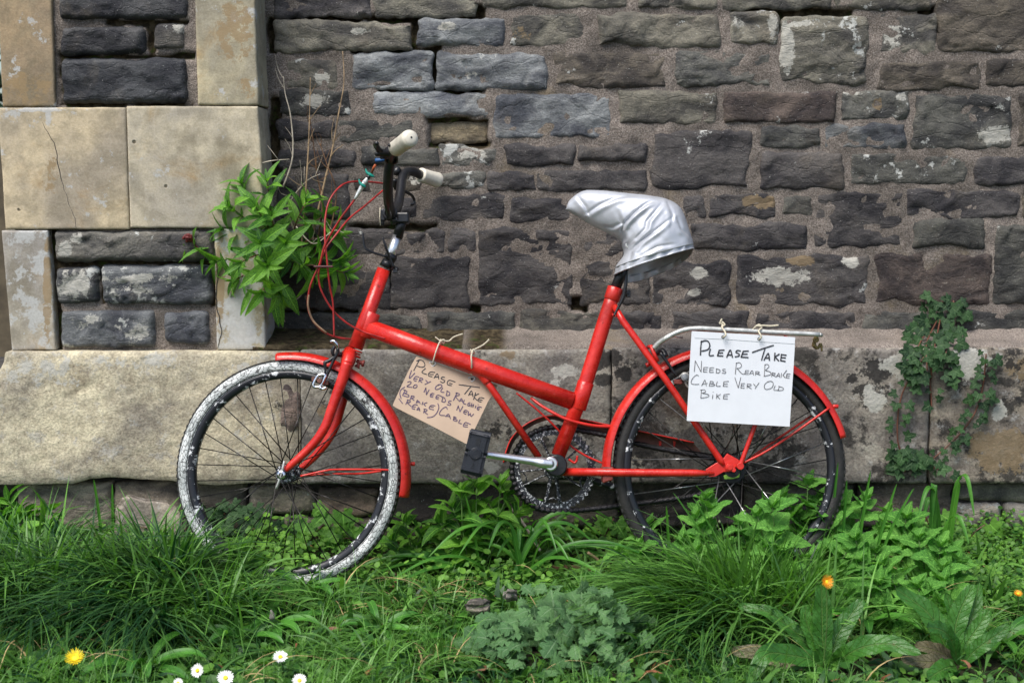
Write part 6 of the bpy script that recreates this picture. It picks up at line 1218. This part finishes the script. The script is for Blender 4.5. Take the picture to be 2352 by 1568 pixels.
# lawn: thinner at the wall foot, richest in the lower middle
def lawnd(x, y):
    d = sm(-.02, -.30, y) * .85 + .15; d = d * (1 - .97 * bare(x, y)); return d * (1 - .75 * np.exp(-(((x - .18) / .28) ** 2 + ((y + .36) / .16) ** 2))) * (1 - .5 * sm(.55, .8, x))
b_ = patch(52000, (-1.6, 1.7), (-1.3, .16), lawnd); N = len(b_); q = nz(b_[:, 0], b_[:, 1], 5, 1)
blades('grass', b_, rng.gamma(6, .0080, N) * (1 + q) , rng.uniform(.0012, .0026, N), np.stack([rng.normal(size=N), rng.normal(size=N) - .3, np.zeros(N)], 1), rng.uniform(.1, .9, N), np.clip(.55 + rng.normal(size=N) * .24 + q * .5, 0, 1))
# long grass: many small tufts, each with its own lean
def tufts(name, D, per, lmin, lmax, wmin, wmax, bmin, bmax, v0, vs_=.16, spread=.022):
    X_, Hh, Ww, Ln, Bd, Vv = [], [], [], [], [], []
    for dx, dy, lx, ly, k in D:
        c_ = G(dx, dy); n = int(per * k); a = rng.uniform(0, 2 * math.pi, n); r_ = np.abs(rng.normal(size=n)) * spread
        x = c_.x + np.cos(a) * r_; y = c_.y + np.sin(a) * r_; r_ = np.where(bare(x, y) > .4, 0, 1) > 0
        if r_.sum() < 3: continue
        x, y, a = x[r_], y[r_], a[r_]; n = len(x); X_.append(np.stack([x, y, gh(x, y) - .006], 1))
        bx = lx + rng.normal() * .5; by = ly + rng.normal() * .4
        Ln.append(np.stack([bx + np.cos(a) * .7 + rng.normal(size=n) * .35, by + np.sin(a) * .6 + rng.normal(size=n) * .3, np.zeros(n)], 1))
        Hh.append(rng.uniform(lmin, lmax, n) * rng.uniform(.8, 1.15)); Ww.append(rng.uniform(wmin, wmax, n)); Bd.append(rng.uniform(bmin, bmax, n) + rng.normal() * .08)
        Vv.append(np.clip(v0 + rng.normal() * .09 + rng.normal(size=n) * vs_, 0, 1))
    blades(name, np.concatenate(X_), np.concatenate(Hh), np.concatenate(Ww), np.concatenate(Ln), np.clip(np.concatenate(Bd), .03, 1.3), np.concatenate(Vv), K=8)
T_ = [(rng.uniform(-60, 430), rng.uniform(1300, 1415), rng.normal() * .5 - .25, -.25, 1) for _ in range(46)]
tufts('long_grass', T_, 46, .11, .25, .0045, .0095, .25, 1.1, .30, .26)
T_ = [(rng.uniform(-60, 400), rng.uniform(1400, 1470), rng.normal() * .4 - .5, -.7, 1) for _ in range(26)]
tufts('long_grass', T_, 44, .12, .25, .0036, .0075, .6, 1.2, .12, .18)
T_ = [(rng.uniform(400, 640), rng.uniform(1360, 1440), rng.normal() * .6, -.3, 1) for _ in range(16)]
tufts('long_grass', T_, 26, .09, .20, .0040, .0090, .4, 1.1, .42, .25)
T_ = [(rng.uniform(1640, 1860), rng.uniform(1390, 1450), rng.normal() * .35 - .2, -.1, 1) for _ in range(30)]
tufts('long_grass', T_, 30, .12, .25, .0040, .0080, .08, .75, .62, .22, spread=.022)
T_ = [(rng.uniform(1500, 1730), rng.uniform(1400, 1475), -1.5, -.35, 1) for _ in range(30)]
tufts('long_grass', T_, 34, .15, .31, .0040, .0082, .5, 1.15, .46, .24)
T_ = [(rng.uniform(1430, 1680), rng.uniform(1450, 1530), -1.1 + rng.normal() * .5, -.6, 1) for _ in range(22)]
tufts('long_grass', T_, 36, .11, .22, .0034, .0072, .5, 1.1, .22, .18)
T_ = [(rng.uniform(1330, 1560), rng.uniform(1350, 1440), rng.normal() * .6, -.2, 1) for _ in range(14)]
tufts('long_grass', T_, 40, .08, .17, .0030, .0065, .3, .9, .5)
T_ = [(rng.uniform(720, 1250), rng.uniform(1360, 1600), rng.normal() * .8, -.3, 1) for _ in range(40)]
tufts('long_grass', T_, 16, .06, .13, .0024, .0050, .3, 1.0, .6)
T_ = [(rng.uniform(1850, 2340), rng.uniform(1430, 1580), rng.normal() * .8, -.2, 1) for _ in range(26)]
tufts('long_grass', T_, 14, .06, .13, .0024, .0050, .3, 1.0, .4)
T_ = [(rng.uniform(-40, 2340), rng.uniform(1330, 1580), rng.normal(), -.3, 1) for _ in range(60)]
tufts('straw', T_, 5, .06, .18, .0016, .0035, .5, 1.25, .5)
for o in bpy.data.objects:
    if o.name.startswith('straw'): o.data.materials[0] = MAT['straw']
T_ = [(rng.uniform(1480, 1900), rng.uniform(1380, 1500), rng.normal() * 1.2, rng.normal() * .6, 1) for _ in range(40)]
tufts('long_grass', T_, 9, .10, .24, .0045, .0085, .1, 1.2, .6, .25, spread=.04)
T_ = [(rng.uniform(-40, 560), rng.uniform(1320, 1460), rng.normal() * 1.2, rng.normal() * .6, 1) for _ in range(40)]
tufts('long_grass', T_, 9, .09, .22, .0045, .0090, .1, 1.2, .55, .25, spread=.04)
# odd tall blades by the wheels
sp_ = [(1690, 1390, 1545, 1130), (1700, 1380, 1590, 1140), (1760, 1350, 1750, 1120), (1900, 1330, 1925, 1060), (1960, 1350, 2000, 1080), (1990, 1370, 2060, 1110), (1880, 1340, 1700, 1170), (1830, 1360, 1690, 1180), (240, 1290, 215, 1100), (262, 1290, 258, 1110), (1600, 1400, 1500, 1240), (2000, 1340, 2100, 1120), (1930, 1340, 1945, 1100), (1105, 1330, 1068, 1135), (1540, 1380, 1530, 1160)]
tb = thing('tall_grass', G(1750, 1400), 'single long grass blades rising in front of the rear wheel', 'grass blades')
for bx, by, tx, ty in sp_:
    p = G(bx, by); t_ = at(tx, ty, p.y - .03); strap(tb, [p, p.lerp(t_, .45) + Vector((0, 0, .02)), t_.lerp(p, .15) + Vector((0, 0, .008)), t_], .0075, 'strap', 'blade', .4, lambda t: (1 - t ** 3) * .9 + .02)
# small leaved ground cover
def cover(name, n, xr_, yr_, fn, smin, smax, zmax, v0, vs_, mat='cover', asp=(.6, 1.0)):
    b = patch(n, xr_, yr_, fn); N = len(b); b[:, 2] += rng.uniform(.004, zmax, N) * rng.uniform(.3, 1, N); s_ = rng.uniform(smin, smax, N)
    nr = np.stack([rng.normal(size=N) * .45, rng.normal(size=N) * .4 - .45, np.ones(N)], 1); nr /= np.linalg.norm(nr, axis=1, keepdims=True); u = np.cross(nr, rng.normal(size=(N, 3))); u /= np.linalg.norm(u, axis=1, keepdims=True); w = np.cross(nr, u)
    A_ = rng.uniform(*asp, N)[:, None]; ang = np.arange(6) / 6 * 2 * math.pi; V = b[:, None, :] + s_[:, None, None] * (u[:, None, :] * np.cos(ang)[None, :, None] + w[:, None, :] * np.sin(ang)[None, :, None] * A_[:, :, None]) * (1 + .15 * np.sin(ang * 3))[None, :, None]
    V = np.concatenate([V, b[:, None, :] - nr[:, None, :] * s_[:, None, None] * .25], 1).reshape(-1, 3); k0 = np.arange(N)[:, None] * 7; T_ = np.stack([k0 + 6 + 0 * np.arange(6)[None], k0 + np.arange(6)[None], k0 + (np.arange(6)[None] + 1) % 6], 2).reshape(-1, 3)
    me = bpy.data.meshes.new(name); me.vertices.add(len(V)); me.vertices.foreach_set('co', V.astype(np.float32).ravel()); me.loops.add(T_.size); me.loops.foreach_set('vertex_index', T_.astype(np.int32).ravel()); me.polygons.add(len(T_)); me.polygons.foreach_set('loop_start', np.arange(0, T_.size, 3, dtype=np.int32)); me.update(calc_edges=True)
    a = me.attributes.new('v', 'FLOAT', 'POINT'); a.data.foreach_set('value', np.repeat(np.clip(v0 + rng.normal(size=N) * vs_, 0, 1), 7).astype(np.float32)); me.materials.append(MAT[mat]); o = bpy.data.objects.new(name, me); C.objects.link(o); return tag(o, kind='stuff')
cover('ground_cover', 26000, (-1.6, 1.8), (-1.3, .2), lambda x, y: .35 + .65 * sm(-.55, -.05, y), .004, .009, .035, .35, .22)
cover('ground_cover', 3600, (-.62, .05), (-.12, .2), lambda x, y: .5 + 0 * x, .005, .010, .085, .6, .2)
cover('ground_cover', 2600, (-.05, .35), (-.2, .2), lambda x, y: .5 + 0 * x, .005, .010, .07, .55, .2)
cover('ground_cover', 14000, (.95, 1.5), (-.35, .21), lambda x, y: .75 + 0 * x, .003, .0075, .075, .35, .2)
cover('ground_cover', 5500, (-1.5, -.2), (-1.1, -.45), lambda x, y: .6 + 0 * x, .008, .018, .03, .25, .16)
cover('ground_cover', 3500, (-.1, 1.5), (-1.1, -.4), lambda x, y: .6 - .55 * bare(x, y), .008, .016, .035, .22, .14)
# lance-shaped small leaves through the lawn
b = patch(5200, (-1.4, 1.5), (-1.1, -.1), lambda x, y: .4 + .5 * sm(-.5, -.9, y)); N = len(b)
blades('lawn_weeds', b, rng.uniform(.03, .075, N), rng.uniform(.006, .017, N), np.stack([rng.normal(size=N), rng.normal(size=N) - .4, np.zeros(N)], 1), rng.uniform(.5, 1.1, N), np.clip(.25 + rng.normal(size=N) * .2, 0, 1), K=6)
T_ = [(rng.uniform(640, 1560), rng.uniform(1340, 1470), rng.normal(), -.3, 1) for _ in range(70)]
tufts('lawn_weeds', T_, 7, .05, .12, .008, .020, .3, 1.1, .40, .22, spread=.012)
T_ = [(rng.uniform(-40, 2340), rng.uniform(1470, 1600), rng.normal(), -.3, 1) for _ in range(90)]
tufts('lawn_weeds', T_, 7, .04, .10, .008, .018, .5, 1.15, .22, .18, spread=.012)
T_ = [(rng.uniform(1880, 2360), rng.uniform(1300, 1440), rng.normal(), -.2, 1) for _ in range(50)]
tufts('lawn_weeds', T_, 6, .06, .14, .007, .016, .2, 1.0, .45, .2, spread=.014)
# dead leaves, sticks
for i, (x, y, l, a, mt, lab) in enumerate(((1172, 1219, 0, (1240, 1275), 'twig_w', 'pale broken stick slanting through the leaves below the chainwheel'), (1350, 1283, 0, (1400, 1330), 'twig', 'short thin brown stick right of the pale one'), (866, 1330, 0, (925, 1338), 'twig_d', 'short brown stick lying right of the front tyre'), (1255, 1318, 0, (1420, 1330), 'twig_d', 'long dark stick lying on the soil under the rear tyre'), (2315, 1625, 0, (2140, 1612), 'twig_d', ''))):
    if not lab: continue
    p = G(x, y); q_ = G(*a); p.z += .06 if y < 1230 else .015; q_.z += .012; m = MB(); m.tube([p, (p + q_) / 2 + Vector((0, 0, .006)), q_], .0034 if i != 3 else .007, 8, smooth=4); tag(m.build('stick', MAT[mt], org=p), lab, 'stick')
b = patch(160, (-1.3, 1.4), (-.9, .18)); b[:, 2] += .012; N = len(b)
blades('dead_leaves', b, rng.uniform(.02, .05, N), rng.uniform(.006, .014, N), np.stack([rng.normal(size=N), rng.normal(size=N), np.zeros(N)], 1), rng.uniform(.8, 1.2, N), rng.uniform(0, 1, N), 'dead', K=4)
# ------------------------------------------------ flowers
def flower(name, cat, lab, dx, dy, hgt, rad, n, pm, cm, face, group, layers=1, pw=.16, cone=.3):
    p0 = G(dx, dy + hgt * F / 3.0 / 1.0 * .0); d = ray(dx, dy); g_ = G(dx, dy); tq = 1 - hgt / (CAM.z - g_.z); c = CAM + (g_ - CAM) * tq; b = Vector((c.x, c.y + .01, gh(c.x, c.y)))
    t_ = thing(name, b, lab, cat, group); stalk(t_, [b, (b + c) / 2 + Vector((.004, 0, 0)), c], .0014, .0012, 'stem'); N = Vector(face).normalized(); u = N.orthogonal().normalized(); w = N.cross(u)
    for l in range(layers):
        for i in range(n):
            a = 2 * math.pi * (i + .5 * l) / n + rng.uniform(-.06, .06); o = u * math.cos(a) + w * math.sin(a); L_ = rad * (1 - .25 * l) * rng.uniform(.9, 1.05); ww_ = rad * pw; s_ = N.cross(o); c0 = c + N * .001 * l
            q0 = c0 + o * rad * .2; q1 = c0 + o * L_ * .7 + N * L_ * cone * .5; q2 = c0 + o * L_ + N * L_ * cone
            if l == 0: m = MB(); 
            m = MB(); m.add([q0 - s_ * ww_ * .5, q0 + s_ * ww_ * .5, q1 + s_ * ww_, q1 - s_ * ww_, q2 + s_ * ww_ * .5, q2 - s_ * ww_ * .5], [(0, 1, 2, 3), (3, 2, 4, 5)]); m.build('petal', MAT[pm], t_, recalc=False)
    m = MB(); m.cyl(c - N * .002, c + N * .003, rad * .30, 14, bev=.4); m.build('flower_centre', MAT[cm], t_)
for lab, x, y, r_, f_ in (('daisy on the left of the three lowest daisies, facing slightly left', 454, 1539, .0125, (-.35, -1, .5)), ('largest daisy, second from the left at the bottom edge', 518, 1556, .0145, (.1, -.8, .8)), ('daisy standing highest of the group, flat on its stalk', 644, 1508, .0135, (.05, -.7, 1.0)), ('rightmost daisy, touching the bottom edge of the photo', 688, 1562, .0125, (.0, -.8, .8)), ('daisy mostly cut off by the bottom edge, leftmost of all', 409, 1568, .009, (0, -.8, .8))):
    flower('daisy', 'daisy', lab, x, y, .05, r_, 22, 'petal_w', 'petal_y', f_, 'daisies in the lawn', 1, .10, .15)
for lab, x, y, r_, pm, f_ in (('large yellow dandelion at the lower left', 172, 1512, .0175, 'petal_y', (.1, -.75, 1)), ('orange-yellow dandelion half hidden by grass in front of the nettles', 1898, 1335, .013, 'petal_o', (.3, -1, .4)), ('small half-closed dandelion at the far right edge', 2338, 1364, .009, 'petal_o', (-.1, -.6, 1))):
    flower('dandelion', 'dandelion', lab, x, y, .15 if x == 1898 else .06, r_, 24, pm, 'petal_y', f_, 'dandelions in the verge', 3, .055, .45)
g_ = G(625, 1418); c = CAM + (g_ - CAM) * (1 - .05 / (CAM.z - g_.z)); p = Vector((c.x, c.y, float(gh(c.x, c.y)))); t_ = thing('dandelion', p, 'grey closed dandelion head on a bent stalk above the highest daisy', 'dandelion', 'dandelions in the verge'); stalk(t_, [p, (p + c) / 2, c], .0014, .0013, 'stem')
m = MB(); m.tube([c - Vector((0, 0, .004)), c, c + Vector((0, 0, .008)), c + Vector((-.002, 0, .016))], [.003, .006, .0045, .001], 10, smooth=3); m.build('seed_head', simple('grey bud', (.20, .19, .16), .8, 0, .4, 200), t_)
